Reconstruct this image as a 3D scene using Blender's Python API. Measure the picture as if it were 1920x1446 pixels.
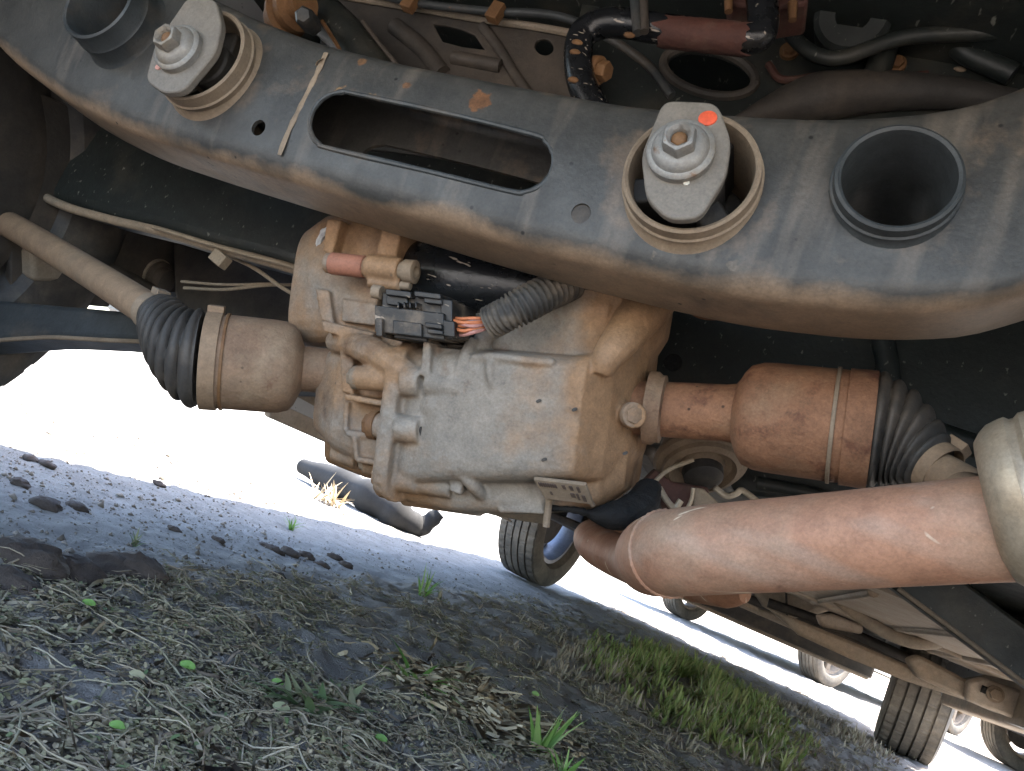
import bpy, bmesh, math, random
import numpy as np
from mathutils import Vector, Matrix
from mathutils import noise as mn

for o in list(bpy.data.objects):
    bpy.data.objects.remove(o)
SC = bpy.context.scene
COL = SC.collection
rnd = random.Random(7)
rng = np.random.default_rng(11)

# ------------------------------------------------------------------ camera
FPX = 1444.0                       # focal length in photo pixels (1920 wide)
PSI, THE, RHO = (math.radians(a) for a in (21.0, 8.8, 23.5))
CAMH = 0.25
cF = np.array([-math.sin(PSI)*math.cos(THE), math.cos(PSI)*math.cos(THE), math.sin(THE)])
_r0 = np.array([math.cos(PSI), math.sin(PSI), 0.0]); _u0 = np.cross(_r0, cF)
cR = _r0*math.cos(RHO) + _u0*math.sin(RHO)
cU = _u0*math.cos(RHO) - _r0*math.sin(RHO)
CPOS = np.array([0.0, 0.0, CAMH])
cam = bpy.data.cameras.new('camera'); camo = bpy.data.objects.new('camera', cam); COL.objects.link(camo)
cam.sensor_width = 36.0; cam.lens = 36.0*FPX/1920.0; cam.clip_start = 0.02; cam.clip_end = 3000
M = Matrix.Identity(4)
for i in range(3):
    M[i][0], M[i][1], M[i][2], M[i][3] = cR[i], cU[i], -cF[i], CPOS[i]
camo.matrix_world = M
SC.camera = camo

# ------------------------------------------------------------------ sky, sun, exposure
SUN_DIR = np.array([0.25, 0.28, 0.93]); SUN_DIR /= np.linalg.norm(SUN_DIR)
wd = bpy.data.worlds.new('World'); SC.world = wd; wd.use_nodes = True
nt = wd.node_tree; bg = nt.nodes['Background']
sky = nt.nodes.new('ShaderNodeTexSky'); sky.sky_type = 'NISHITA'; sky.sun_disc = False
sky.sun_elevation = math.asin(SUN_DIR[2]); sky.sun_rotation = math.atan2(SUN_DIR[0], SUN_DIR[1])
sky.dust_density = 2.0
nt.links.new(sky.outputs[0], bg.inputs[0]); bg.inputs[1].default_value = 0.15
sl = bpy.data.lights.new('sun', 'SUN'); sl.energy = 4.5; sl.angle = math.radians(0.55); sl.color = (1.0, 0.95, 0.87)
so = bpy.data.objects.new('sun', sl); COL.objects.link(so); so.location = (-3, 2, 9)
so.rotation_euler = Vector(SUN_DIR).to_track_quat('Z', 'Y').to_euler()
SC.view_settings.view_transform = 'Standard'; SC.view_settings.look = 'None'
SC.view_settings.gamma = 1.0; SC.view_settings.exposure = 3.3
SC.render.engine = 'CYCLES'
SC.cycles.max_bounces = 8; SC.cycles.diffuse_bounces = 6; SC.cycles.glossy_bounces = 3
SC.cycles.sample_clamp_indirect = 6

# ------------------------------------------------------------------ pixel helpers (photo pixels 1920x1446)
def ray(x, y): return cF + cR*((x-960)/FPX) - cU*((y-723)/FPX)
def P(x, y, d): return CPOS + ray(x, y)*d
def PY(x, y, Y): r = ray(x, y); return CPOS + r*(Y/r[1])
def PZ(x, y, Z=0.0): r = ray(x, y); return CPOS + r*((Z-CAMH)/r[2])
def PX(x, y, X): r = ray(x, y); return CPOS + r*(X/r[0])
def PPl(x, y, o, n): r = ray(x, y); return CPOS + r*(np.dot(o-CPOS, n)/np.dot(r, n))
def depth(p): return float(np.dot(np.asarray(p)-CPOS, cF))
def rad(px, d): return px*d/FPX
def unit(v): v = np.asarray(v, float); return v/np.linalg.norm(v)
def frame(axis, hint=(0.0, 0.0, 1.0)):
    a = unit(axis); h = np.asarray(hint, float)
    if abs(np.dot(a, unit(h))) > .97: h = np.array([1.0, 0, 0])
    u = unit(np.cross(h, a)); v = np.cross(a, u)
    return a, u, v
def smooth_path(pts, n):
    """Catmull-Rom through control rows"""
    pts = np.asarray(pts, float); k = len(pts)
    ext = np.vstack([2*pts[0]-pts[1], pts, 2*pts[-1]-pts[-2]])
    out = []
    for t in np.linspace(0, k-1, n):
        i = min(int(t), k-2); s = t-i
        p0, p1, p2, p3 = ext[i], ext[i+1], ext[i+2], ext[i+3]
        out.append(.5*((2*p1)+(-p0+p2)*s+(2*p0-5*p1+4*p2-p3)*s*s+(-p0+3*p1-3*p2+p3)*s**3))
    return np.array(out)

# ------------------------------------------------------------------ mesh builder
class MB:
    def __init__(s): s.v = []; s.f = []
    def add(s, vs, fs):
        b = len(s.v); s.v += [tuple(map(float, p)) for p in vs]; s.f += [tuple(b+i for i in f) for f in fs]; return s
    def box(s, c, ax, half):
        c = np.asarray(c, float); a = [np.asarray(x, float)*h for x, h in zip(ax, half)]
        vs = [c+i*a[0]+j*a[1]+k*a[2] for k in (-1, 1) for j in (-1, 1) for i in (-1, 1)]
        fs = [(0, 2, 3, 1), (4, 5, 7, 6), (0, 1, 5, 4), (2, 6, 7, 3), (0, 4, 6, 2), (1, 3, 7, 5)]
        if np.dot(np.cross(a[0], a[1]), a[2]) < 0: fs = [f[::-1] for f in fs]
        return s.add(vs, fs)
    def wbox(s, x0, x1, y0, y1, z0, z1):
        return s.box(((x0+x1)/2, (y0+y1)/2, (z0+z1)/2), np.eye(3), (abs(x1-x0)/2, abs(y1-y0)/2, abs(z1-z0)/2))
    def rings(s, rings, cap0=True, cap1=True):
        n = len(rings[0]); vs = [p for r in rings for p in r]; fs = []
        for i in range(len(rings)-1):
            for j in range(n):
                k = (j+1) % n
                fs.append((i*n+j, i*n+k, (i+1)*n+k, (i+1)*n+j))
        if cap0: fs.append(tuple(range(n))[::-1])
        if cap1: fs.append(tuple(range((len(rings)-1)*n, len(rings)*n)))
        return s.add(vs, fs)
    def tube(s, pts, r, seg=16, cap=True, hint=(0, 0, 1), ov=1.0):
        pts = np.asarray(pts, float); n = len(pts)
        rr = np.full(n, r, float) if np.isscalar(r) else np.asarray(r, float)
        T = np.gradient(pts, axis=0); T /= np.linalg.norm(T, axis=1)[:, None]
        _, u, v = frame(T[0], hint); rings = []
        for i in range(n):
            u = unit(u - T[i]*np.dot(u, T[i])); v = np.cross(T[i], u)
            rings.append([pts[i]+rr[i]*(math.cos(a)*u+ov*math.sin(a)*v) for a in np.linspace(0, 2*math.pi, seg, endpoint=False)])
        return s.rings(rings, cap, cap)
    def cyl(s, p0, p1, r0, r1=None, seg=20):
        return s.lathe(p0, np.asarray(p1, float)-np.asarray(p0, float), [(0, r0), (float(np.linalg.norm(np.asarray(p1, float)-np.asarray(p0, float))), r0 if r1 is None else r1)], seg)
    def lathe(s, o, axis, prof, seg=28, cap=True, closed=False, hint=(0, 0, 1), rfun=None):
        a, u, v = frame(axis, hint); o = np.asarray(o, float); rings = []
        for t, r in prof:
            rings.append([o+a*t+(r*(rfun(q, t) if rfun else 1))*(math.cos(q)*u+math.sin(q)*v) for q in np.linspace(0, 2*math.pi, seg, endpoint=False)])
        if closed: rings.append(rings[0]); return s.rings(rings, False, False)
        return s.rings(rings, cap, cap)
    def prism(s, poly, vec):
        poly = [np.asarray(p, float) for p in poly]; vec = np.asarray(vec, float); n = len(poly)
        nrm = sum(np.cross(poly[i]-poly[0], poly[(i+1) % n]-poly[0]) for i in range(n))
        if np.dot(nrm, vec) > 0: poly = poly[::-1]
        vs = poly+[p+vec for p in poly]
        fs = [tuple(range(n)), tuple(range(2*n-1, n-1, -1))]+[(j, j+n, (j+1) % n+n, (j+1) % n) for j in range(n)]
        return s.add(vs, fs)
    def ball(s, c, r, seg=12, rg=8, sc=(1, 1, 1)):
        c = np.asarray(c, float); sc = np.asarray(sc, float)
        prof = [(-math.cos(t), math.sin(t)) for t in np.linspace(0.02, math.pi-.02, rg)]
        rings = [[c+r*sc*np.array([q*math.cos(a), q*math.sin(a), z]) for a in np.linspace(0, 2*math.pi, seg, endpoint=False)] for z, q in prof]
        return s.rings(rings)

def rounded_poly(pts, r, n=5):
    """round the corners of a 3D polygon"""
    out = []; k = len(pts); pts = [np.asarray(p, float) for p in pts]
    for i in range(k):
        p, a, b = pts[i], pts[i-1], pts[(i+1) % k]
        la, lb = np.linalg.norm(a-p), np.linalg.norm(b-p); q = min(r, la*.45, lb*.45)
        pa, pb = p+(a-p)/la*q, p+(b-p)/lb*q
        for t in np.linspace(0, 1, n): out.append((1-t)**2*pa+2*t*(1-t)*p+t*t*pb)
    return out

# ------------------------------------------------------------------ materials
MAT = {}
def _n(nt, t, **kw):
    n = nt.nodes.new(t)
    for k, v in kw.items(): setattr(n, k, v)
    return n
def grime(name, base, base2=None, dust=None, dust_t=(.45, .7), dust_scale=9, rust=None, rust_t=(.62, .68), rust_scale=25,
          rough=.6, metal=0.0, bump=.25, fine=220, pits=0.0, attr=False, spec=.4, streak=None, scr=None, stretch=None, spots=None, vamp=.30):
    tone = lambda c: tuple(.76*x for x in c) if c else c
    base, base2, dust, rust = tone(base), tone(base2), tone(dust), tone(rust)
    m = bpy.data.materials.new(name); m.use_nodes = True; t = m.node_tree; L = t.links.new
    b = t.nodes['Principled BSDF']; tc = _n(t, 'ShaderNodeTexCoord'); co = tc.outputs['Object']
    mp = _n(t, 'ShaderNodeMapping'); L(co, mp.inputs[0]); co2 = mp.outputs[0]
    if stretch: mp.inputs['Scale'].default_value = stretch
    def noise(scale, detail=6, rg=.6, w=0.0, c=None):
        n = _n(t, 'ShaderNodeTexNoise'); n.inputs['Scale'].default_value = scale; n.inputs['Detail'].default_value = detail
        n.inputs['Roughness'].default_value = rg
        ad = _n(t, 'ShaderNodeVectorMath'); ad.operation = 'ADD'; ad.inputs[1].default_value = (w, w*1.7, -w); L(c or co, ad.inputs[0]); L(ad.outputs[0], n.inputs['Vector'])
        return n.outputs['Fac']
    def ramp(s, a, bb):
        r = _n(t, 'ShaderNodeMapRange'); r.inputs['From Min'].default_value = a; r.inputs['From Max'].default_value = bb; L(s, r.inputs['Value']); return r.outputs[0]
    def mix(fac, a, bb):
        x = _n(t, 'ShaderNodeMix', data_type='RGBA'); L(fac, x.inputs[0])
        for s, k in ((a, 6), (bb, 7)):
            if isinstance(s, tuple): x.inputs[k].default_value = (*s, 1)
            else: L(s, x.inputs[k])
        return x.outputs[2]
    nb = noise(28, 8, .65, 3.1)
    col = mix(ramp(nb, .3, .7), base, base2 or tuple(c*.7 for c in base))
    if streak:
        ms = _n(t, 'ShaderNodeMapping'); ms.inputs['Scale'].default_value = streak[1]; L(co, ms.inputs[0])
        sn = noise(1.0, 3, .5, 5.5, ms.outputs[0]); col = mix(ramp(sn, *streak[2]), col, streak[0])
    dm = None
    if dust:
        nd = noise(dust_scale, 9, .62, 7.7, co2); dm = nd
        if attr:
            at = _n(t, 'ShaderNodeAttribute'); at.attribute_name = 'dust'
            ad = _n(t, 'ShaderNodeMath'); ad.operation = 'ADD'; L(nd, ad.inputs[0]); L(at.outputs['Fac'], ad.inputs[1]); dm = ad.outputs[0]
        dmm = ramp(dm, *dust_t)
        dv = mix(ramp(noise(60, 6, .7, 1.3), .3, .7), dust, tuple(c*.72 for c in dust))
        col = mix(dmm, col, dv)
    if rust:
        rm = ramp(noise(rust_scale, 8, .65, 12.2), *rust_t); rc = mix(ramp(noise(90, 5, .7, 4.4), .35, .65), rust, tuple(c*.45 for c in rust)); col = mix(rm, col, rc)
    for (sp, sr, sc_) in (spots or []):
        vm = _n(t, 'ShaderNodeVectorMath'); vm.operation = 'DISTANCE'; L(co, vm.inputs[0]); vm.inputs[1].default_value = [float(q) for q in sp]
        sm = _n(t, 'ShaderNodeMath'); sm.operation = 'MULTIPLY_ADD'; L(noise(130, 6, .65, sr*7), sm.inputs[0]); sm.inputs[1].default_value = sr*2.2; L(vm.outputs['Value'], sm.inputs[2])
        col = mix(ramp(sm.outputs[0], sr*2.05, sr*1.85), col, mix(ramp(noise(150, 5, .7, 4.4), .35, .65), sc_, tuple(c*.5 for c in sc_)))
    if scr:
        ms = _n(t, 'ShaderNodeMapping'); ms.inputs['Scale'].default_value = scr[1]; ms.inputs['Rotation'].default_value = (.5, .8, .4); L(co, ms.inputs[0])
        col = mix(ramp(noise(1.0, 2, .5, 2.5, ms.outputs[0]), *scr[2]), col, scr[0])
    if pits:
        vo = _n(t, 'ShaderNodeTexVoronoi'); vo.inputs['Scale'].default_value = pits; L(co, vo.inputs['Vector'])
        pm = ramp(vo.outputs['Distance'], .13, .07)
        gt = ramp(noise(14, 3, .5, 9.9), .55, .62); mu = _n(t, 'ShaderNodeMath'); mu.operation = 'MULTIPLY'; L(pm, mu.inputs[0]); L(gt, mu.inputs[1])
        col = mix(mu.outputs[0], col, tuple(c*.2 for c in base))
    mxv = _n(t, 'ShaderNodeMix', data_type='RGBA'); mxv.blend_type = 'MULTIPLY'; mxv.inputs[0].default_value = 1.0
    vr = _n(t, 'ShaderNodeMapRange'); vr.inputs['From Min'].default_value = .3; vr.inputs['From Max'].default_value = .7; vr.inputs['To Min'].default_value = 1-vamp; vr.inputs['To Max'].default_value = 1+vamp
    va = _n(t, 'ShaderNodeMath'); va.operation = 'ADD'; L(noise(520, 3, .7, 2.2), va.inputs[0]); L(noise(75, 5, .7, 6.1), va.inputs[1]); hv = _n(t, 'ShaderNodeMath'); hv.operation = 'MULTIPLY'; hv.inputs[1].default_value = .5; L(va.outputs[0], hv.inputs[0]); L(hv.outputs[0], vr.inputs['Value'])
    L(col, mxv.inputs[6]); L(vr.outputs[0], mxv.inputs[7]); col = mxv.outputs[2]
    L(col, b.inputs['Base Color']); b.inputs['Metallic'].default_value = metal
    b.inputs['Specular IOR Level'].default_value = spec
    rr = _n(t, 'ShaderNodeMapRange'); rr.inputs['To Min'].default_value = max(.05, rough-.15); rr.inputs['To Max'].default_value = min(1, rough+.18); L(nb, rr.inputs['Value']); L(rr.outputs[0], b.inputs['Roughness'])
    fn = noise(fine, 4, .6, .6); bp = _n(t, 'ShaderNodeBump'); bp.inputs['Strength'].default_value = bump; bp.inputs['Distance'].default_value = .0015
    ad = _n(t, 'ShaderNodeMath'); ad.operation = 'ADD'; L(fn, ad.inputs[0]); L(nb, ad.inputs[1]); L(ad.outputs[0], bp.inputs['Height']); L(bp.outputs[0], b.inputs['Normal'])
    MAT[name] = m; return m
TAN = (.33, .23, .145)
grime('painted_steel', (.075, .088, .092), (.05, .056, .06), dust=(.30, .215, .14), dust_t=(.56, .86), dust_scale=11, rust=(.24, .10, .035), rust_t=(.70, .73), rust_scale=16, rough=.5, attr=True, pits=75,
      streak=((.15, .125, .10), (60, 4, 6), (.56, .8)))
grime('painted_bare', (.05, .056, .058), (.03, .033, .034), dust=(.20, .15, .105), dust_t=(.52, .85), dust_scale=10, rust=(.26, .11, .035), rust_t=(.68, .72), rust_scale=22, rough=.5, attr=True)
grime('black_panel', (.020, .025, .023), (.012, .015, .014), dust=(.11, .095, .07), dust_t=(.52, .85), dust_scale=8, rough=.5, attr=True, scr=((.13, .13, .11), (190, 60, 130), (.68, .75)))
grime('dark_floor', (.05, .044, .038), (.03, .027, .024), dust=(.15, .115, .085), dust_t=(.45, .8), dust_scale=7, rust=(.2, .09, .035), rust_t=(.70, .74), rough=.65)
grime('cast_metal', (.29, .245, .195), (.20, .175, .145), dust=(.34, .20, .105), dust_t=(.44, .68), dust_scale=13, rust=(.20, .11, .06), rust_t=(.60, .72), rust_scale=18, rough=.65, metal=0.05, bump=.55, attr=True, pits=60, vamp=.34)
grime('dusty_housing', (.27, .165, .098), (.19, .115, .07), dust=(.33, .24, .155), dust_t=(.50, .72), dust_scale=14, rust=(.13, .06, .033), rust_t=(.58, .72), rust_scale=34, rough=.75, bump=.6, pits=90, vamp=.36)
grime('rusty_housing', (.29, .14, .072), (.20, .095, .05), dust=(.31, .20, .12), dust_t=(.52, .74), dust_scale=13, rust=(.14, .048, .026), rust_t=(.54, .68), rust_scale=32, rough=.78, bump=.65, pits=90, vamp=.38)
grime('shaft_tan', (.30, .20, .12), (.22, .145, .09), dust=(.25, .20, .14), dust_t=(.5, .8), dust_scale=6, rough=.75)
grime('exhaust', (.43, .225, .135), (.33, .165, .10), dust=(.40, .30, .205), dust_t=(.52, .80), dust_scale=8, rust=(.22, .095, .055), rust_t=(.60, .74), rust_scale=22, rough=.6, metal=.1, bump=.3, scr=((.55, .44, .32), (14, 150, 40), (.695, .725)), streak=((.30, .20, .145), (3, 40, 40), (.52, .75)))
grime('bare_steel', (.56, .48, .37), (.44, .38, .30), dust=(.46, .35, .23), dust_t=(.42, .68), dust_scale=8, rough=.45, metal=.4, bump=.12)
grime('dusty_plate', (.185, .162, .135), (.15, .132, .11), dust=(.27, .22, .165), dust_t=(.5, .85), dust_scale=18, rough=.65, bump=.2)
grime('zinc', (.27, .26, .24), (.21, .20, .185), dust=(.27, .22, .16), dust_t=(.45, .7), dust_scale=30, rust=(.25, .12, .05), rust_t=(.62, .72), rust_scale=60, rough=.5, metal=.2, bump=.15)
grime('rust_bolt', (.22, .115, .045), (.13, .06, .025), rough=.7, bump=.4)
grime('rust_red', (.10, .036, .024), (.05, .02, .015), dust=(.12, .07, .05), dust_t=(.5, .7), dust_scale=40, rough=.75, bump=.5)
grime('ring_tan', (.27, .20, .135), (.19, .14, .095), dust=(.34, .26, .18), dust_t=(.5, .8), rough=.7)
grime('rubber', (.032, .03, .028), (.02, .019, .018), dust=(.15, .12, .09), dust_t=(.48, .85), dust_scale=14, rough=.6)
grime('boot_rubber', (.055, .048, .04), (.035, .03, .026), dust=(.17, .13, .095), dust_t=(.50, .88), dust_scale=16, rough=.65)
grime('black_rubber_wet', (.010, .009, .008), (.006, .006, .006), rough=.85, bump=1.0)
grime('black_plastic', (.02, .02, .02), (.012, .012, .012), dust=(.24, .18, .125), dust_t=(.50, .72), dust_scale=35, rough=.4, scr=((.25, .2, .15), (80, 240, 240), (.66, .72)))
grime('gloss_black', (.012, .013, .015), (.008, .009, .01), dust=(.10, .085, .065), dust_t=(.6, .9), dust_scale=12, rough=.25, scr=((.26, .22, .18), (70, 300, 300), (.68, .72)))
grime('conduit', (.05, .045, .04), (.03, .028, .025), dust=(.28, .22, .16), dust_t=(.42, .72), dust_scale=30, rough=.65)
grime('tyre', (.05, .048, .044), (.035, .034, .032), dust=(.26, .225, .18), dust_t=(.28, .7), dust_scale=6, rough=.85, bump=.3)
grime('wheel_paint', (.30, .33, .40), (.24, .27, .34), dust=(.3, .27, .22), dust_t=(.6, .9), rough=.45, metal=.3)
grime('heat_shield', (.46, .39, .31), (.36, .30, .24), dust=(.38, .28, .19), dust_t=(.45, .75), dust_scale=5, rough=.6, metal=.1, bump=.3)
grime('rail', (.30, .245, .185), (.20, .17, .13), dust=(.38, .28, .185), dust_t=(.45, .7), dust_scale=5, rough=.65)
grime('body_paint', (.42, .43, .44), (.38, .39, .40), rough=.3, metal=.3, bump=.03, vamp=.03)
grime('body_white', (.7, .7, .68), (.66, .66, .64), rough=.3, bump=.03, vamp=.03)
grime('glass_dark', (.02, .022, .024), rough=.08, bump=0, spec=.6, vamp=.02)
def plain(name, c, rough=.6, metal=0.0): return grime(name, c, tuple(x*.8 for x in c), rough=rough, metal=metal, bump=.1)
plain('red_mark', (.75, .10, .035), .5); plain('pink_mark', (.6, .3, .24)); plain('white_mark', (.7, .66, .55))
plain('wire_orange', (.62, .20, .08), .5); plain('wire_blue', (.08, .2, .28), .5); plain('wire_pink', (.5, .24, .2), .5); plain('wire_brown', (.28, .17, .1), .5)
plain('cable_tan', (.34, .27, .19), .6); plain('label_paper', (.25, .185, .125), .75); plain('label_ink', (.09, .06, .045), .7)
plain('seal_grey', (.55, .55, .56), .6); plain('brick_paint', (.38, .16, .10), .7)
plain('shadow_dark', (.024, .023, .023), .95)  # near-black, puts the shadow tone into the colour

# ------------------------------------------------------------------ objects
def finish(o, parent=None, label=None, cat=None, group=None, kind=None):
    if parent is not None: o.parent = parent
    if label: o['label'] = label
    if cat: o['category'] = cat
    if group: o['group'] = group
    if kind: o['kind'] = kind
    return o
ORG = {}
def thing(name, loc, label=None, cat=None, group=None, kind=None):
    o = bpy.data.objects.new(name, None); COL.objects.link(o); o.location = [float(c) for c in loc]
    o.empty_display_size = .1; ORG[o.name] = np.asarray(loc, float)
    return finish(o, None, label, cat, group, kind)
def world_org(p):
    while p is not None:
        if p.name in ORG: return ORG[p.name]
        p = p.parent
    return np.zeros(3)
def obj(name, mb, mat, parent=None, label=None, cat=None, group=None, kind=None, ang=38, bevel=0, bseg=2, sub=0, remesh=None, dust=None, flat=False, recalc=False):
    off = world_org(parent)
    me = bpy.data.meshes.new(name)
    vs = np.asarray(mb.v, float)
    me.from_pydata([tuple(p) for p in (vs-off)], [], mb.f); me.update()
    if recalc:
        bm = bmesh.new(); bm.from_mesh(me); bmesh.ops.recalc_face_normals(bm, faces=bm.faces); bm.to_mesh(me); bm.free()
    if not flat:
        me.polygons.foreach_set('use_smooth', [True]*len(me.polygons)); me.set_sharp_from_angle(angle=math.radians(ang))
    o = bpy.data.objects.new(name, me); COL.objects.link(o)
    me.materials.append(MAT[mat] if isinstance(mat, str) else mat)
    if remesh:
        vox, it = remesh
        m = o.modifiers.new('remesh', 'REMESH'); m.mode = 'VOXEL'; m.voxel_size = vox; m.use_smooth_shade = True
        if it: m = o.modifiers.new('smooth', 'SMOOTH'); m.iterations = it; m.factor = .5
        bake(o)
    if bevel:
        m = o.modifiers.new('bevel', 'BEVEL'); m.width = bevel; m.segments = bseg; m.limit_method = 'ANGLE'; m.angle_limit = math.radians(35); m.harden_normals = False
    if sub:
        m = o.modifiers.new('sub', 'SUBSURF'); m.levels = sub; m.render_levels = sub
    if dust is not None: set_dust(o, dust, off)
    return finish(o, parent, label, cat, group, kind)
def set_dust(o, fn, off):
    me = o.data; a = me.attributes.get('dust') or me.attributes.new('dust', 'FLOAT', 'POINT')
    co = np.empty(len(me.vertices)*3); me.vertices.foreach_get('co', co); co = co.reshape(-1, 3)+off
    no = np.empty(len(me.vertices)*3); me.vertex_normals.foreach_get('vector', no); no = no.reshape(-1, 3)
    a.data.foreach_set('value', np.asarray(fn(co, no), dtype=np.float32))
def bake(o):
    dg = bpy.context.evaluated_depsgraph_get(); dg.update()
    me = bpy.data.meshes.new_from_object(o.evaluated_get(dg), depsgraph=dg)
    old = o.data; o.modifiers.clear(); o.data = me; me.name = old.name+'_m'; bpy.data.meshes.remove(old)
    if not me.materials: pass
def cut(o, cutters):
    """boolean difference with real cutters, applied, cutters deleted"""
    cs = []
    for mb in cutters:
        me = bpy.data.meshes.new('cut'); me.from_pydata([tuple(p) for p in (np.asarray(mb.v)-world_org(o.parent))], [], mb.f)
        bm = bmesh.new(); bm.from_mesh(me); bmesh.ops.recalc_face_normals(bm, faces=bm.faces); bm.to_mesh(me); bm.free()
        c = bpy.data.objects.new('cut', me); COL.objects.link(c); c.parent = o.parent; cs.append(c)
        m = o.modifiers.new('b', 'BOOLEAN'); m.operation = 'DIFFERENCE'; m.solver = 'EXACT'; m.object = c
    bpy.context.view_layer.update(); bake(o)
    for c in cs:
        me = c.data; bpy.data.objects.remove(c); bpy.data.meshes.remove(me)
    o.data.polygons.foreach_set('use_smooth', [True]*len(o.data.polygons)); o.data.set_sharp_from_angle(angle=math.radians(38))
def fbm(x, y, sc, octv=4, seed=0.0):
    return np.array([mn.fractal(Vector((a*sc+seed, b*sc-seed, seed*.37)), 1.0, 2.0, octv) for a, b in zip(x.ravel(), y.ravel())]).reshape(x.shape)
# ================================================================== GROUND
def stretch(a, b, d0, far, g=1.12):
    mid = list(np.arange(a, b+1e-6, d0)); lo = []; s = d0; x = a
    while x > -far: s *= g; x -= s; lo.append(x)
    hi = []; s = d0; x = b
    while x < far: s *= g; x += s; hi.append(x)
    return np.array(lo[::-1]+mid+hi)
gx = stretch(-1.5, .9, .0085, 700, 1.14)
_ys = [.1]
while _ys[-1] < 6.0: _ys.append(_ys[-1]+.0075+max(0, (_ys[-1]-.9))*.012)
s = .08
while _ys[-1] < 1500: s *= 1.14; _ys.append(_ys[-1]+s)
_lo = []; s = .01; y = .1
while y > -700: s *= 1.2; y -= s; _lo.append(y)
gy = np.array(_lo[::-1]+_ys)
GX, GY = np.meshgrid(gx, gy)
_near = np.clip(1.2-np.hypot(GX, GY)/30.0, 0, 1)
def sstep(a, b, x): t = np.clip((x-a)/(b-a), 0, 1); return t*t*(3-2*t)
_n1 = fbm(GX, GY, 1.3, 3, 3.3); _n2 = fbm(GX, GY, 9.0, 4, 8.1); _n3 = fbm(GX, GY, 38.0, 3, 1.7)
_trk = 1-sstep(-.78, -.60, GX+.06*_n1+.05*_n2)           # 1 = bare wheel track, 0 = matted middle strip
_rut = fbm(GX*.35, GY*5.0+GX*1.5, 5.0, 3, 5.2)
GZ = _near*(.006*_n1 + (1-_trk)*(.012*_n2+.0065*_n3+.010) + _trk*(.0045*_n2+.0032*_n3+.005*_rut))
GZ = GZ-.008*_near
def ground_z(x, y):
    i = np.clip(np.searchsorted(gx, x)-1, 0, len(gx)-2); j = np.clip(np.searchsorted(gy, y)-1, 0, len(gy)-2)
    tx = (x-gx[i])/(gx[i+1]-gx[i]); ty = (y-gy[j])/(gy[j+1]-gy[j])
    return (GZ[j, i]*(1-tx)+GZ[j, i+1]*tx)*(1-ty)+(GZ[j+1, i]*(1-tx)+GZ[j+1, i+1]*tx)*ty
def ground_obj():
    ny, nx = GX.shape
    vs = np.stack([GX.ravel(), GY.ravel(), GZ.ravel()], 1)
    idx = np.arange(nx*ny).reshape(ny, nx)
    q = np.stack([idx[:-1, :-1], idx[:-1, 1:], idx[1:, 1:], idx[1:, :-1]], -1).reshape(-1, 4)
    me = bpy.data.meshes.new('ground'); me.vertices.add(len(vs)); me.vertices.foreach_set('co', vs.ravel())
    me.loops.add(q.size); me.loops.foreach_set('vertex_index', q.ravel().astype(np.int32))
    me.polygons.add(len(q)); me.polygons.foreach_set('loop_start', np.arange(0, q.size, 4, dtype=np.int32))
    me.update(calc_edges=True); me.polygons.foreach_set('use_smooth', [True]*len(q))
    a = me.attributes.new('track', 'FLOAT', 'POINT'); a.data.foreach_set('value', _trk.ravel().astype(np.float32))
    o = bpy.data.objects.new('ground', me); COL.objects.link(o)
    m = bpy.data.materials.new('soil'); m.use_nodes = True; t = m.node_tree; L = t.links.new; b = t.nodes['Principled BSDF']
    tc = _n(t, 'ShaderNodeTexCoord'); co = tc.outputs['Object']
    def noise(s, d=6, r=.6):
        n = _n(t, 'ShaderNodeTexNoise'); n.inputs['Scale'].default_value = s; n.inputs['Detail'].default_value = d; n.inputs['Roughness'].default_value = r; L(co, n.inputs['Vector']); return n.outputs['Fac']
    def ramp(sx, a0, b0):
        r = _n(t, 'ShaderNodeMapRange'); r.inputs['From Min'].default_value = a0; r.inputs['From Max'].default_value = b0; L(sx, r.inputs['Value']); return r.outputs[0]
    def mix(f, a0, b0):
        x = _n(t, 'ShaderNodeMix', data_type='RGBA'); L(f, x.inputs[0])
        for s_, k in ((a0, 6), (b0, 7)):
            if isinstance(s_, tuple): x.inputs[k].default_value = (*s_, 1)
            else: L(s_, x.inputs[k])
        return x.outputs[2]
    at = _n(t, 'ShaderNodeAttribute'); at.attribute_name = 'track'
    sand = mix(ramp(noise(14, 8, .7), .35, .7), (.40, .38, .355), (.26, .245, .225))
    sand = mix(ramp(noise(120, 4, .7), .58, .66), sand, (.16, .14, .12))
    dirt = mix(ramp(noise(22, 8, .7), .35, .65), (.30, .268, .235), (.42, .375, .33))
    dirt = mix(ramp(noise(300, 3, .7), .62, .68), dirt, (.34, .32, .29))
    L(mix(at.outputs['Fac'], dirt, sand), b.inputs['Base Color']); b.inputs['Roughness'].default_value = .95; b.inputs['Specular IOR Level'].default_value = .15
    bp = _n(t, 'ShaderNodeBump'); bp.inputs['Strength'].default_value = 1.0; bp.inputs['Distance'].default_value = .009
    ad = _n(t, 'ShaderNodeMath'); ad.operation = 'ADD'; L(noise(90, 8, .75), ad.inputs[0]); L(noise(420, 4, .7), ad.inputs[1]); L(ad.outputs[0], bp.inputs['Height']); L(bp.outputs[0], b.inputs['Normal'])
    me.materials.append(m)
    return finish(o, kind='structure')
ground_obj()

# ================================================================== THE CAR: frame of reference
CARX, CARY = -.11, 2.15            # centre of the car on the ground
car = thing('parked_car', (CARX, CARY, 0), 'dusty car seen from underneath with rear drive unit, shafts and rusty exhaust pipe', 'car')

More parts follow.
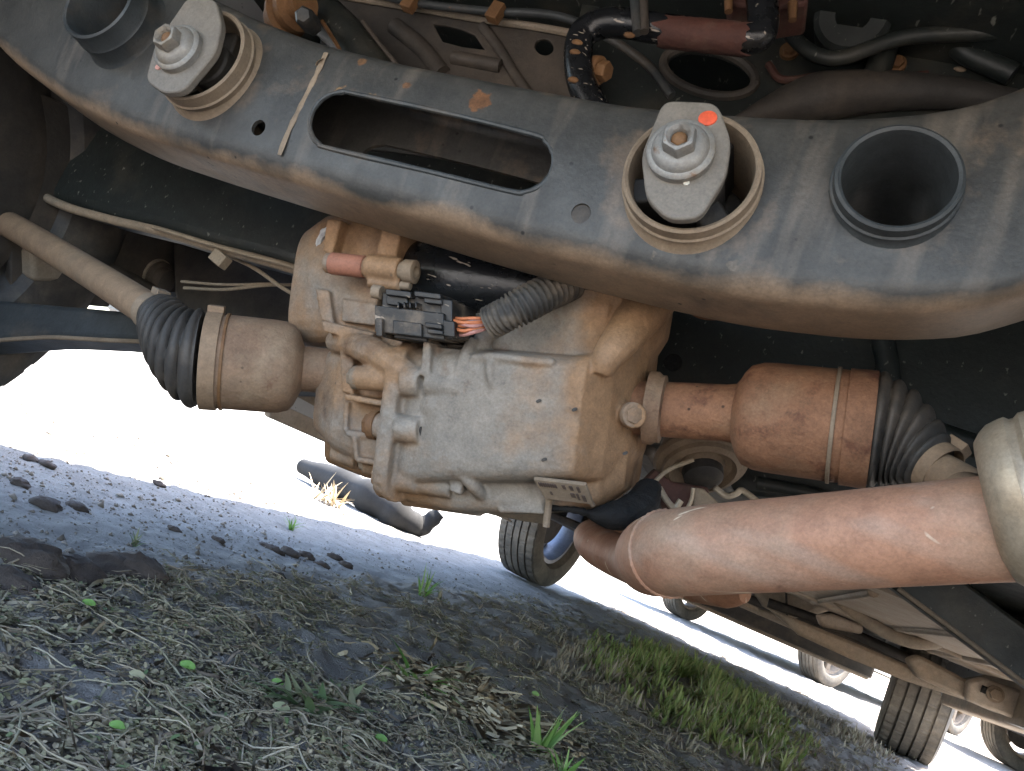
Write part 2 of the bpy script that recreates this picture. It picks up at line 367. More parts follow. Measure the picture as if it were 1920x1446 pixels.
# ------------------------------------------------------------------ rear crossmember
Y0 = .43                           # its rear face
top_px = [(-900, -640), (-500, -430), (-150, -230), (120, -100), (300, -40), (410, 5), (480, 38), (560, 70), (620, 90), (760, 125), (900, 153), (1000, 172), (1100, 190), (1200, 206), (1400, 223), (1560, 229), (1700, 222), (1820, 203), (1920, 168), (2050, 110), (2300, -40)]
bot_px = [(-700, -420), (-400, -200), (-200, -60), (-60, 30), (0, 72), (60, 130), (110, 180), (200, 245), (300, 297), (400, 333), (500, 365), (600, 396), (700, 426), (800, 456), (900, 486), (1000, 515), (1100, 541), (1200, 566), (1300, 590), (1400, 610), (1500, 623), (1600, 633), (1700, 636), (1800, 631), (1860, 618), (1920, 600), (2050, 560), (2300, 470)]
DEP = .07
tp = np.array([PY(x, y, Y0+.012) for x, y in top_px]); bt = np.array([PY(x, y, Y0+DEP-.012) for x, y in bot_px])
tp = np.vstack([tp, tp[-1]+np.array((.18, 0, .05)), tp[-1]+np.array((.45, 0, .07))]); bt = np.vstack([bt, bt[-1]+np.array((.18, 0, .06)), bt[-1]+np.array((.45, 0, .10))])
tp = smooth_path(tp, 200); bt = smooth_path(bt, 200)
def ztop(x): return np.interp(x, tp[:, 0], tp[:, 2])
def zbot(x): return np.interp(x, bt[:, 0], bt[:, 2])
CX0, CX1 = max(tp[0, 0], bt[0, 0])+.01, min(tp[-1, 0], bt[-1, 0])-.01
def cm_section(x, ins=0.0):
    zt, zb = ztop(x)-ins, zbot(x)+ins; y0, y1 = Y0+ins, Y0+DEP-ins
    rb = max(.004, .017-ins); rt = max(.003, .014-ins); rk = max(.003, .012-ins)
    pts = []
    def arc(cy, cz, r, a0, a1, n):
        for a in np.linspace(a0, a1, n): pts.append((cy+r*math.cos(a), cz+r*math.sin(a)))
    pi = math.pi
    arc(y0+rb, zb+rb, rb, 1.5*pi, pi, 7)             # bottom rear corner
    H = (zt-rt)-(zb+rb)
    for s in np.linspace(.12, .88, 7): pts.append((y0-.004*math.sin(pi*s), zb+rb+H*s))
    arc(y0+rt, zt-rt, rt, pi, .5*pi, 5)
    arc(y1-rk, zt-rk, rk, .5*pi, 0, 4)
    arc(y1-rk, zb+rk, rk, 0, -.5*pi, 4)
    return [np.array((x, yy, zz)) for yy, zz in pts]
xs = np.linspace(CX0, CX1, 230)
mb = MB(); mb.rings([cm_section(x) for x in xs]); 
inner = MB().rings([cm_section(x, .0032) for x in np.linspace(CX0+.004, CX1-.004, 120)])
_so = np.array((CARX, CARY, 0.))
grime('painted_steel', (.060, .057, .051), (.030, .029, .027), dust=(.29, .20, .13), dust_t=(.59, .90), dust_scale=16, rust=(.22, .10, .04), rust_t=(.71, .74), rust_scale=16, rough=.5, attr=True, pits=75,
      streak=((.09, .076, .062), (46, 4, 7), (.54, .72)), spots=[(PY(897, 186, Y0-.003)-_so, .0095, (.15, .07, .032)), (PY(760, 158, Y0-.003)-_so, .004, (.14, .07, .035)), (PY(680, 118, Y0+.002)-_so, .004, (.15, .08, .04)), (PY(640, 176, Y0)-_so, .006, (.22, .13, .06)), (PY(700, 185, Y0)-_so, .005, (.2, .13, .07)), (PY(1225, 480, Y0-.002)-_so, .005, (.10, .083, .065)), (PY(1375, 495, Y0-.002)-_so, .006, (.10, .083, .065)), (PY(1640, 440, Y0-.001)-_so, .005, (.2, .1, .06)), (PY(222, 108, Y0-.001)-_so, .005, (.26, .12, .05))])
cm = obj('rear_subframe', mb, 'painted_steel', car, label='dark grey steel crossmember with long slot, dusty tan lower edge', recalc=True)
AX = np.array([0., -1., 0.])       # towards the camera
cupR = PY(1296, 332, Y0-.012); cupL = PY(388, 118, Y0-.012); tubR = PY(1685, 332, Y0-.016); tubL = PY(190, 12, Y0-.03)
RC = .0362; RT = .0288; RTL = .030
def cyl_cut(c, r, a=-.08, b=.02): c = np.array([c[0], Y0, c[2]]); return MB().lathe(c-AX*0, AX, [(a, r), (b, r)], 40)
slot_px = [(650, 175), (625, 179), (603, 192), (589, 212), (583, 236), (588, 258), (600, 272), (620, 281), (800, 323), (955, 361), (985, 363), (1012, 353), (1031, 333), (1040, 308), (1037, 286), (1024, 268), (1000, 255), (830, 213)]
slot = [PY(*p, Y0) for p in slot_px]; slot = list(smooth_path(slot+[slot[0]], 90)[:-1])
slot = [np.array((p[0], Y0-.03, p[2])) for p in slot]
holes = [inner, MB().prism(slot, (0, .2, 0)), cyl_cut(cupR, RC, -.2, .05), cyl_cut(cupL, RC, -.2, .05), cyl_cut(tubR, RT, -.2, .05), cyl_cut(tubL, RTL, -.2, .08)]
h1 = PY(487, 242, Y0); holes.append(MB().lathe(h1, AX, [(-.02, .0062), (.03, .0062)], 20))
holes.append(MB().lathe(PY(1088, 396, Y0-.004), AX, [(-.02, .0064), (.03, .0064)], 20))
cut(cm, holes)
obj('slot_lip', MB().tube([np.array((p[0], Y0-.0018, p[2])) for p in slot+[slot[0]]], [.0019+.0006*mn.noise(Vector((i*.31, 0, 0))) for i in range(len(slot)+1)], 8, cap=False), 'painted_bare', cm)
def cm_dust(co, no):
    zb = zbot(co[:, 0]); zt = ztop(co[:, 0]); t = (co[:, 2]-zb)/(zt-zb)
    w = np.array([mn.noise(Vector((p[0]*14, p[1]*14, p[2]*14))) for p in co])
    d = np.clip(1-(co[:, 2]-zb)/(.011+.009*w), 0, 1)*.36
    d += np.clip(-no[:, 2], 0, 1)*.10+np.clip(1-(zt-co[:, 2])/.012, 0, 1)*.10
    for c, r in ((cupR, .046), (cupL, .046)):
        q = np.hypot(co[:, 0]-c[0], co[:, 2]-c[2]); d += np.clip(1-abs(q-r)/.014, 0, 1)*.14
    return d
set_dust(cm, cm_dust, world_org(car))
def disc(c, r, th, ax=AX, seg=20): return MB().lathe(c, ax, [(0, r), (th, r), (th, r*.3)], seg)
# round hole plug
pl = PY(1088, 396, Y0-.004); obj('hole_plug', MB().lathe(pl, AX, [(-.010, .0068), (-.0035, .0068), (-.0032, .0058)], 20), 'dark_floor', cm)
# raised welded seams, front streaks of the weld overlap
for a, b, w in (((612, 100), (527, 292), .0022), ((604, 112), (598, 124), .0016)):
    pa, pb = PY(*a, Y0-.0008), PY(*b, Y0-.0008)
    path = [pa*(1-t)+pb*t+np.array([.0015*math.sin(5*t), -.0005-.0025*math.sin(math.pi*t), 0]) for t in np.linspace(0, 1, 14)]
    obj('weld_seam', MB().tube(path, [w*(1+.2*math.sin(3.7*i)) for i in range(14)], 10, hint=(0, -1, 0), ov=.18), 'ring_tan', cm)
# bushing rings
def ring(c, name='bushing_ring', out=.018, r=RC, mat='ring_tan', fil=.009, deep=-.06, seg=56):
    o = np.array([c[0], Y0, c[2]])
    prof = [(-.001, r+fil), (.003, r+fil*.62), (.007, r+fil*.42), (out*.55, r+.0055), (out*.6, r+.0042), (out, r+.0038), (out+.0012, r+.0022), (out, r+.0005), (out-.004, r-.0006), (deep, r-.0016), (deep, r+.0006), (-.001, r+.002)]
    return obj(name, MB().lathe(o, AX, prof, seg, closed=True), mat, cm)
ring(cupR); ring(cupL, out=.022)
ring(tubR, 'collar', .016, RT, 'painted_bare', .010, -.09); ring(tubL, 'collar', .034, RTL, 'painted_bare', .012, -.09)
# rubber bushing core inside each cup
for c in (cupR, cupL):
    o = np.array([c[0], Y0, c[2]]); m = MB()
    m.lathe(o, AX, [(-.055, .019), (.014, .019), (.014, .008)], 28)
    for k in range(3):
        a = math.radians(200+120*k+(20 if c is cupL else 0)); d = np.array([math.cos(a), 0, math.sin(a)]); e = np.array([-math.sin(a), 0, math.cos(a)])
        m.box(o+d*.029-AX*.024, (d, AX, e), (.0125, .026, .0085))
    m.lathe(o, AX, [(-.058, RC-.002), (-.052, RC-.002), (-.052, .01)], 40)
    obj('rubber_bush', m, 'rubber', cm, bevel=.002)
# mounting plates with flange bolts
def plate(px, yoff, bolt, mark):
    poly = rounded_poly([PY(x, y, Y0-yoff) for x, y in px], .007, 6)
    pc = np.mean(poly, 0)
    pl = obj('mounting_plate', MB().prism(poly, (0, .0065, 0)), 'dusty_plate', cm, bevel=.0012, bseg=2)
    b = PY(*bolt, Y0-yoff); m = MB()
    m.lathe(b, AX, [(-.002, .0195), (.0045, .0195), (.0058, .0183), (.0062, .0165), (.0075, .0158), (.0095, .0145), (.0105, .0125), (.0110, .0115)], 40)
    obj('bolt_flange', m, 'zinc', cm)
    ang = rnd.uniform(0, 1); hx = []
    def hexr(q, t): return 1.0/ max(math.cos(((q+ang) % (math.pi/3))-math.pi/6), .5)*.92
    hd = MB().lathe(b, AX, [(.009, .0098), (.0165, .0098), (.0185, .0088), (.0190, .0070), (.0172, .0055), (.0135, .0045), (.0130, .001)], 48, rfun=lambda q, t: hexr(q, t) if t < .0188 and t > .008 else 1.0)
    obj('bolt_head', hd, 'zinc', cm, ang=30)
    obj('bolt_tip', MB().lathe(b, AX, [(.0125, .0052), (.0150, .0046), (.0165, .003), (.0168, .001)], 12), 'rust_bolt', cm)
    cs = MB().lathe(b, AX, [(-.05, .012), (-.004, .012)], 20); obj('bolt_shank', cs, 'ring_tan', cm)
    for (mx, my, r, mt) in mark:
        q = PY(mx, my, Y0-yoff-.0002); obj('paint_dot', MB().lathe(q, AX, [(-.0004, r), (.0005, r*.96), (.0007, r*.5)], 20, rfun=lambda a, t: 1+.06*math.sin(2*a+1)), mt, cm)
plate([(1244, 188), (1345, 192), (1371, 262), (1362, 330), (1312, 410), (1252, 412), (1211, 372), (1202, 290)], .030, (1277, 288), [(1327, 222, .0052, 'red_mark'), (1287, 343, .0018, 'white_mark')])
plate([(352, -6), (404, -2), (416, 46), (404, 98), (342, 172), (304, 174), (272, 150), (290, 84)], .034, (338, 96), [(297, 126, .0026, 'pink_mark')])
# ------------------------------------------------------------------ drive unit (cast housing)
DA = P(610, 690, .69); DB = P(1235, 770, .60)
e1 = unit(DB-DA); DO = P(930, 730, .64)
e3 = -ray(930, 730); e3 = unit(e3-e1*np.dot(e3, e1)); e2 = np.cross(e3, e1)      # e1 right, e2 up, e3 to camera
if np.dot(e2, cU) < 0: e2 = -e2
def Q(x, y, c=0.0): return PPl(x, y, DO+e3*c, e3)
def qr(px, c): return px*(.64-c)/FPX
m = MB()
def dsec(x, yt, yb, cf, cb, n=30, pw=4.0, tilt=0.0):
    """cross-section of the casting at photo column x: top and bottom rows, front and back offset"""
    ym = (yt+yb)/2; c0 = (cf+cb)/2; rr = []
    b0 = np.dot(Q(x, ym, c0)-DO, e2); a0 = np.dot(Q(x, ym, c0)-DO, e1)
    hb = abs(np.dot(Q(x, yt, c0)-Q(x, yb, c0), e2))/2; hc = (cf-cb)/2
    for q in np.linspace(0, 2*math.pi, n, endpoint=False):
        cc, ss = math.cos(q), math.sin(q)
        u = math.copysign(abs(cc)**(2/pw), cc); w = math.copysign(abs(ss)**(2/pw), ss)
        rr.append(DO+e1*(a0+tilt*w)+e2*(b0+hb*w)+e3*(c0+hc*u))
    return rr
def dloft(st, **k): m.rings([dsec(*s, **k) for s in st])
# right half: broad smooth case
dloft([(812, 655, 908, .062, -.08), (850, 660, 906, .071, -.09), (900, 662, 900, .078, -.10), (1000, 668, 898, .080, -.10), (1090, 676, 896, .079, -.10), (1130, 672, 896, .074, -.10), (1172, 640, 900, .048, -.09), (1200, 620, 885, .022, -.08), (1216, 640, 850, .0, -.06)], pw=7.0)
dloft([(820, 610, 760, .038, -.08), (900, 596, 760, .042, -.09), (1000, 575, 760, .042, -.09), (1100, 545, 760, .046, -.09), (1160, 530, 760, .042, -.08), (1200, 540, 740, .02, -.07), (1214, 600, 720, .0, -.06)], pw=4.0)
m.tube(smooth_path([Q(1126, 700, .062), Q(1138, 672, .062), Q(1170, 630, .050), Q(1205, 585, .028), Q(1235, 540, .0)], 14), [qr(w, .05) for w in np.linspace(20, 52, 14)], 14)
m.tube(smooth_path([Q(845, 735, .060), Q(870, 690, .062), Q(905, 640, .050), Q(925, 600, .036)], 12), qr(20, .05), 12)
dloft([(800, 850, 936, .044, -.08), (900, 850, 955, .052, -.08), (1000, 850, 958, .052, -.08), (1100, 850, 953, .048, -.08), (1150, 850, 945, .040, -.08), (1190, 840, 915, .02, -.07)], pw=4.0)
# upper bulge running up behind the crossmember
dloft([(1060, 420, 640, .030, -.10), (1120, 360, 650, .045, -.10), (1200, 360, 680, .040, -.08), (1240, 400, 680, .015, -.06), (1262, 450, 640, -.01, -.05)], pw=3.2)
dloft([(770, 420, 700, -.03, -.10), (1100, 420, 700, -.03, -.10)], pw=5)
# parting flange
dloft([(788, 650, 928, .076, -.08), (798, 650, 930, .078, -.08)], pw=6)
dloft([(803, 650, 934, .078, -.08), (814, 650, 936, .076, -.08)], pw=6)
# left cover: inner wall well behind the ribs
dloft([(646, 660, 815, .020, -.08), (690, 640, 850, .036, -.08), (795, 620, 905, .046, -.08)], pw=5)
dloft([(662, 800, 866, .020, -.06), (710, 800, 880, .030, -.06)], pw=5)
dloft([(590, 470, 640, .000, -.08), (604, 440, 655, .012, -.09), (640, 415, 660, .020, -.09), (700, 405, 660, .026, -.09), (770, 400, 660, .028, -.09)], pw=4)
dloft([(640, 660, 870, -.03, -.08), (720, 640, 900, -.02, -.08)], pw=4)
def dcyl(a, b, r, c): m.cyl(Q(*a, c), Q(*b, c), qr(r, c))
def dbox(x0, y0, x1, y1, c, hc, sl=0.0):
    """block whose front face spans the given photo rectangle at offset c"""
    p = [Q(x0, y0, c), Q(x1, y0+sl*(x1-x0), c), Q(x1, y1+sl*(x1-x0), c), Q(x0, y1, c)]; m.prism(p, -e3*hc)
def dpoly(px, c, hc): m.prism([Q(x, y, c) for x, y in px], -e3*hc)
# bolt bosses across the flange
dcyl((668, 708), (762, 715), 24, .064); dcyl((758, 714), (792, 717), 29, .070); dcyl((803, 718), (868, 727), 26, .070)
dcyl((700, 797), (748, 803), 25, .066); dcyl((746, 803), (790, 807), 27, .070)
dcyl((705, 889), (748, 896), 24, .052); dcyl((744, 896), (786, 901), 27, .055); dcyl((786, 901), (850, 910), 26, .052)
dcyl((760, 925), (905, 945), 24, .03); dcyl((690, 868), (720, 872), 26, .03)
# walls and ribs of the left cover
dpoly([(645, 738), (752, 757), (752, 769), (645, 750)], .060, .05); dpoly([(743, 742), (756, 744), (752, 800), (741, 798)], .060, .05)
dpoly([(643, 752), (654, 753), (650, 812), (641, 808)], .044, .05); dpoly([(645, 806), (705, 812), (705, 822), (648, 818)], .048, .05)
dpoly([(658, 816), (710, 822), (712, 872), (664, 864)], .046, .06); dpoly([(708, 820), (728, 822), (730, 884), (710, 880)], .058, .06)
dpoly([(730, 815), (742, 816), (746, 890), (734, 888)], .050, .05)
dpoly([(636, 660), (660, 664), (662, 740), (640, 736)], .050, .05)
dpoly([(646, 770), (700, 774), (700, 784), (648, 780)], .040, .05); dpoly([(700, 770), (710, 771), (708, 812), (700, 812)], .052, .05)
dpoly([(664, 856), (712, 864), (714, 876), (668, 868)], .052, .06); dpoly([(658, 818), (668, 820), (672, 866), (664, 864)], .050, .06)
dpoly([(748, 740), (790, 744), (790, 756), (748, 752)], .060, .05); dpoly([(742, 828), (790, 834), (790, 842), (744, 838)], .060, .05)
dpoly([(648, 700), (672, 700), (676, 742), (650, 738)], .040, .05); dpoly([(690, 872), (730, 880), (760, 926), (706, 902)], .030, .05)
dpoly([(735, 905), (900, 935), (905, 958), (800, 942), (740, 924)], .022, .06); dpoly([(848, 880), (870, 884), (862, 930), (842, 920)], .066, .05)
# thick swept rib to the upper boss
m.tube(smooth_path([Q(632, 640, .022), Q(665, 648, .045), Q(708, 664, .060), Q(745, 690, .066), Q(775, 712, .066)], 16), [qr(27, .05)]*6+[qr(29, .05)]*10, 12)
dpoly([(793, 636), (806, 634), (806, 704), (786, 704)], .080, .06); dpoly([(806, 650), (862, 655), (846, 735), (806, 728)], .068, .05)
m.tube(smooth_path([Q(885, 640, .060), Q(872, 668, .072), Q(858, 705, .074), Q(846, 730, .070)], 10), qr(12, .07), 10)
# raised ribs on the broad face
m.tube(smooth_path([Q(885, 672, .074), Q(930, 670, .077), Q(990, 677, .078), Q(1040, 681, .076)], 10), qr(9, .07), 8)
m.tube(smooth_path([Q(925, 664, .074), Q(918, 690, .079), Q(924, 722, .078), Q(936, 742, .074)], 10), qr(9, .07), 8)
m.tube(smooth_path([Q(893, 700, .072), Q(884, 760, .077), Q(876, 840, .072)], 10), qr(8, .07), 8)
m.ball(Q(845, 752, .066), .013, 14, 9); m.ball(Q(822, 762, .064), .014, 14, 9); dpoly([(816, 765), (868, 760), (858, 776), (818, 782)], .074, .04)
# foot ribs below
m.tube(smooth_path([Q(868, 885, .07), Q(890, 915, .062), Q(925, 945, .03)], 8), qr(13, .06), 8)
dpoly([(930, 905), (1010, 915), (1022, 965), (935, 962)], .050, .06)
# upper left: bosses for the top cover, tan gusset and sloping walls
dcyl((612, 493), (692, 502), 21, .050); dcyl((690, 500), (752, 508), 25, .054); dcyl((692, 528), (752, 534), 13, .054)
dpoly([(716, 425), (752, 432), (738, 500), (700, 494)], .054, .05); dpoly([(612, 410), (640, 412), (622, 478), (604, 470)], .040, .05)
dpoly([(590, 540), (616, 545), (625, 610), (600, 600)], .032, .05); dpoly([(600, 600), (700, 624), (700, 645), (606, 622)], .050, .05)
dpoly([(640, 560), (705, 570), (705, 612), (640, 602)], .030, .03)
# right end: side boss and collar for the shaft
m.tube([Q(1180, 778, .030), Q(1188, 779, .046)], qr(24, .05), 14)
drive = obj('drive_unit', m, 'cast_metal', car, label='cast aluminium drive unit housing covered in tan dust', remesh=(.0015, 2))
def du_dust(co, no):
    a = (co-DO)@e1; s = np.clip(-(no@cR)*0+np.clip(-(a+.02)/.08, 0, 1)*.16, 0, 1)+np.clip((a-.07)/.03, 0, 1)*.28+np.clip((((co-DO)@e2)-.05)/.05, 0, 1)*.10
    b = (co-DO)@e2
    return s+np.clip(-no[:, 2]-.3, 0, 1)*.10-.06+np.clip((-b-.07)/.02, 0, 1)*.06
set_dust(drive, du_dust, world_org(car))
obj('shaft_seal', MB().lathe(P(1214, 764, .597), e1, [(0, .0285), (.006, .0285), (.009, .0262), (.012, .0262), (.013, .021)], 36), 'dusty_housing', drive)
obj('shaft_seal', MB().lathe(Q(640, 694, -.012)+e1*.012, -e1, [(0, .030), (.008, .030), (.012, .024)], 36), 'cast_metal', drive)
def hexbolt(p, ax, r, h, mat, parent, name='bolt', fl=True):
    mm = MB(); p = np.asarray(p, float); ax = unit(ax)
    if fl: mm.lathe(p, ax, [(-.004, r*1.35), (h*.25, r*1.35), (h*.32, r*1.2)], 20)
    mm.lathe(p, ax, [(0, r), (h*.9, r), (h, r*.86)], 6)
    return obj(name, mm, mat, parent, ang=30, bevel=.0004)
hexbolt(Q(700, 797, .066), -e1, .0085, .007, 'rust_bolt', drive); hexbolt(Q(668, 708, .064), -e1, .007, .006, 'ring_tan', drive)
hexbolt(Q(791, 807, .070), e1, .0060, .0015, 'dark_floor', drive, fl=False); hexbolt(Q(1187, 778, .046), unit(e3+.9*e1), .0068, .003, 'cast_metal', drive)  # first hexagon is a dark stand-in for the shadow at the boss end
hexbolt(Q(690, 868, .03), -e1, .007, .006, 'ring_tan', drive)
for x, y in ((1010, 752), (1077, 768), (1020, 862), (1172, 850)): obj('pit', MB().lathe(Q(x, y, .0797 if x < 1100 else .045), e3, [(-.002, .0016), (.0004, .0016), (.0005, .0006)], 10, rfun=lambda q, t: 1+.3*math.sin(2*q)), 'dark_floor', drive)
obj('painted_sleeve', MB().cyl(Q(622, 494, .0505), Q(686, 501, .0505), qr(22.5, .05)), 'brick_paint', drive, bevel=.001)
tb = MB().lathe(Q(752, 508, .054), e1, [(-.002, .0075), (.004, .0075), (.004, .0095), (.0125, .0095), (.0132, .0082), (.0132, .005), (.009, .004)], 24); obj('bolt', tb, 'ring_tan', drive)
obj('bolt', MB().lathe(Q(752, 535, .054), e1, [(-.002, .0035), (.008, .0035), (.0085, .003)], 14), 'ring_tan', drive)
obj('sealant_bead', MB().tube(smooth_path([Q(630, 424, .03), Q(606, 440, .022), Q(594, 476, .014), Q(582, 520, .006), Q(570, 552, .004), Q(580, 568, .006)], 30), [.0034+.0020*mn.noise(Vector((i*.7, 0, 0))) for i in range(30)], 8), 'seal_grey', drive)
# black gloss motor cap tucked under the crossmember
g = MB(); pa, pb = Q(764, 518, .012), Q(1060, 552, .012)
g.lathe(pa, pb-pa, [(0, .008), (0, .0285), (.003, .0305), (np.linalg.norm(pb-pa), .0305), (np.linalg.norm(pb-pa), .01)], 40)
obj('motor_cap', g, 'gloss_black', drive)
# connector
cn = MB()
def cbox(x0, y0, x1, y1, c, hc, t=cn): 
    sl = .12; p = [Q(x0, y0, c), Q(x1, y0+sl*(x1-x0), c), Q(x1, y1+sl*(x1-x0), c), Q(x0, y1, c)]; t.prism(p, -e3*hc)
cbox(702, 572, 832, 622, .094, .05); cbox(716, 548, 828, 576, .086, .04); cbox(722, 541, 770, 553, .094, .05); cbox(776, 545, 826, 556, .094, .05)
cbox(724, 553, 764, 571, .090, .05); cbox(794, 556, 828, 568, .092, .05)
for k in range(4): cbox(744+k*11, 566, 748+k*11, 578, .096, .05)
cbox(704, 596, 716, 630, .098, .05); cbox(736, 600, 790, 626, .097, .05); cbox(796, 604, 828, 614, .099, .05); cbox(800, 616, 830, 625, .098, .05)
cbox(826, 560, 848, 634, .090, .05); cbox(830, 600, 852, 630, .096, .05); cbox(738, 626, 800, 634, .088, .04)
obj('plug_connector', cn, 'black_plastic', drive, bevel=.0009, bseg=2)
obj('connector_clip', MB().cyl(Q(700, 546, .085), Q(716, 549, .085), .0052), 'ring_tan', drive)
wr = [('wire_orange', 598, -12), ('wire_orange', 606, 4), ('wire_orange', 610, 16), ('wire_pink', 616, 24), ('wire_blue', 604, -4), ('wire_orange', 601, -2), ('wire_brown', 612, 20), ('wire_pink', 600, 8)]
for i, (mt, y, sag) in enumerate(wr):
    pth = [Q(840, y-4, .075+.002*(i % 3)), Q(862, y+4+sag*.35, .086+.003*(i % 3)), Q(886, 606+sag*.75, .088+.002*(i % 4)), Q(912, 604+sag*.5, .082), Q(935, 598+sag*.2, .075)]
    obj('wire', MB().tube(smooth_path(pth, 16), .0013, 8), mt, drive)
cd = MB(); pth = smooth_path([Q(918, 606, .078), Q(960, 584, .080), Q(1010, 557, .070), Q(1060, 534, .050), Q(1110, 510, .015)], 140)
rr = [.0118+(.0019 if (i % 6) < 3 else -.0012) for i in range(140)]
for i in range(36): rr[i] = .0118+(.0009 if (i % 6) < 3 else -.0005)
cd.tube(pth, rr, 22); obj('corrugated_conduit', cd, 'conduit', drive, ang=80)
# data plate
lp = [(1000, 899), (1098, 910), (1112, 947), (1022, 936)]
ln = unit(np.cross(Q(1098, 910, .0785)-Q(1000, 899, .0785), Q(1022, 936, .062)-Q(1000, 899, .0785)));  ln = ln if np.dot(ln, e3) > 0 else -ln
corners = [Q(1000, 899, .0785), Q(1098, 910, .0775), Q(1112, 947, .0655), Q(1022, 936, .0665)]
obj('data_plate', MB().prism(corners, -ln*.003), 'label_paper', drive, bevel=.0006)
ink = MB()
def lab(u, v): return (corners[0]*(1-u)+corners[1]*u)*(1-v)+(corners[3]*(1-u)+corners[2]*u)*v
for (u0, u1, v0, v1) in [(.06+.045*k, .09+.045*k, .12, .30) for k in range(8)]+[(.52, .58, .12, .3), (.66, .72, .12, .34), (.80, .85, .14, .4), (.62, .70, .5, .7), (.74, .78, .5, .8), (.84, .9, .55, .85), (.2, .24, .55, .7)]:
    ink.prism([lab(u0, v0)+ln*.0006, lab(u1, v0)+ln*.0006, lab(u1, v1)+ln*.0006, lab(u0, v1)+ln*.0006], -ln*.001)
obj('data_plate_print', ink, 'label_ink', drive, flat=True)
# bracket under the case and black rubber strap
obj('bracket', MB().tube([P(1030, 930, .565), P(1027, 962, .57), P(1024, 988, .57)], .0028, 8).tube([P(1098, 925, .56), P(1112, 948, .565)], .002, 8), 'ring_tan', drive)
obj('lower_cover', MB().prism([P(870, 950, .60), P(1035, 958, .585), P(1028, 985, .60), P(985, 980, .605), P(920, 966, .61)], unit(cF)*.08), 'rail', drive, bevel=.004)
rs = smooth_path([P(1030, 952, .575), P(1080, 957, .57), P(1120, 966, .575), P(1165, 965, .585), P(1200, 945, .60), P(1215, 915, .62)], 40)
st = MB().tube(rs, [.0032+.0125*sstep(.25, .6, i/39)-.004*sstep(.8, 1, i/39)+.0022*mn.noise(Vector((i*.45, 3, 0))) for i in range(40)], 14, ov=.75); obj('rubber_strap', st, 'black_rubber_wet', drive)

# ------------------------------------------------------------------ drive shafts
def shaft(label, stub0, stub1, h0, h1, rs, rh, boot, shaftpts, r_small, clampmat, hmat):
    root = MB(); ax = unit(h1-h0); L = np.linalg.norm(h1-h0)
    o = MB(); Ls = np.linalg.norm(stub1-stub0)
    root.tube(smooth_path(shaftpts, 14), r_small, 24)
    r = obj('drive_shaft', root, 'shaft_tan', car, label=label)
    o.lathe(stub0, stub1-stub0, [(-.02, rs), (Ls*.85, rs), (Ls*.96, rs*1.04), (Ls, rs*1.2)], 40); obj('stub_axle', o, hmat, r)
    o = MB(); o.lathe(h0, ax, [(-.006, rs*.9), (-.004, rs*1.15), (0, rh*.80), (.004, rh*.92), (.012, rh*.985), (.02, rh), (L*.90, rh), (L, rh*.985), (L, rh*.6)], 56)
    obj('joint_housing', o, hmat, r)
    return r, ax, L
# left
h0, h1 = P(556, 691, .675), P(384, 675, .655)
ls, lax, lL = shaft('tan dusty half shaft with rubber boot beside the sealed connector cover', P(650, 699, .685), P(552, 690, .675), h0, h1, .0200, .0405, None,
                    [P(330, 615, .655), P(285, 585, .68), P(150, 500, .80), P(0, 412, .93), P(-140, 345, 1.06)], .0155, None, 'dusty_housing')
def band(p, ax, r, w, mat, parent, ear=True, hint=None):
    o = MB().lathe(p, ax, [(-w/2, r), (w/2, r), (w/2, r+.0012), (-w/2, r+.0012)], 48, closed=True)
    if ear:
        _, u, v = frame(ax); d = unit(u*.2+v); o.box(p+d*(r+.003), (unit(ax), np.cross(unit(ax), d), d), (w*.5, .006, .0028))
    return obj('hose_clamp', o, mat, parent, bevel=.0004)
def boot(p0, ax0, r0, p1, ax1, r1, n, parent, tw=.5):
    """bellows between a joint and a shaft, axis swinging from ax0 to ax1"""
    o = MB(); K = n*10; rings = []
    p0, p1 = np.asarray(p0), np.asarray(p1); D = np.linalg.norm(p1-p0)
    c0, c1 = p0+unit(ax0)*D*.42, p1-unit(ax1)*D*.30
    u = None
    for i in range(K+1):
        t = i/K; c = (1-t)**3*p0+3*t*(1-t)**2*c0+3*t*t*(1-t)*c1+t**3*p1
        a = unit(unit(ax0)*(1-t)+unit(ax1)*t)
        if u is None: _, u, v = frame(a)
        u = unit(u-a*np.dot(u, a)); v = np.cross(a, u)
        base = r0*(1-t)**.85+r1*(1-(1-t)**.85)
        row = []
        for q in np.linspace(0, 2*math.pi, 56, endpoint=False):
            ph = 2*math.pi*n*t+tw*math.sin(q+2.2*t)*math.sin(math.pi*t)*2.2
            rr = base*(1+.085*(abs(math.sin(ph/2))**.6*2-1)+.045*tw*mn.noise(Vector((math.cos(q)*1.7, math.sin(q)*1.7, t*5)))) if 0 < i < K else base
            row.append(c+rr*(math.cos(q)*u+math.sin(q)*v))
        rings.append(row)
    o.rings(rings); return obj('rubber_boot', o, 'boot_rubber', parent, ang=80)
lsx = unit(P(0, 412, .93)-P(285, 585, .68))
boot(h1+lax*.004, lax, .0405, P(296, 592, .672), lsx, .0165, 8, ls, .7)
band(h1-lax*.006, lax, .0412, .013, 'shaft_tan', ls); band(h1-lax*.0165, lax, .0406, .0025, 'rust_bolt', ls, False); band(P(288, 587, .678), lsx, .0162, .012, 'ring_tan', ls)
obj('outer_joint', MB().lathe(P(-24, 400, .955), lsx, [(-.012, .0157), (-.008, .022), (.0, .030), (.02, .042), (.07, .045), (.08, .03)], 36), 'rubber', ls)
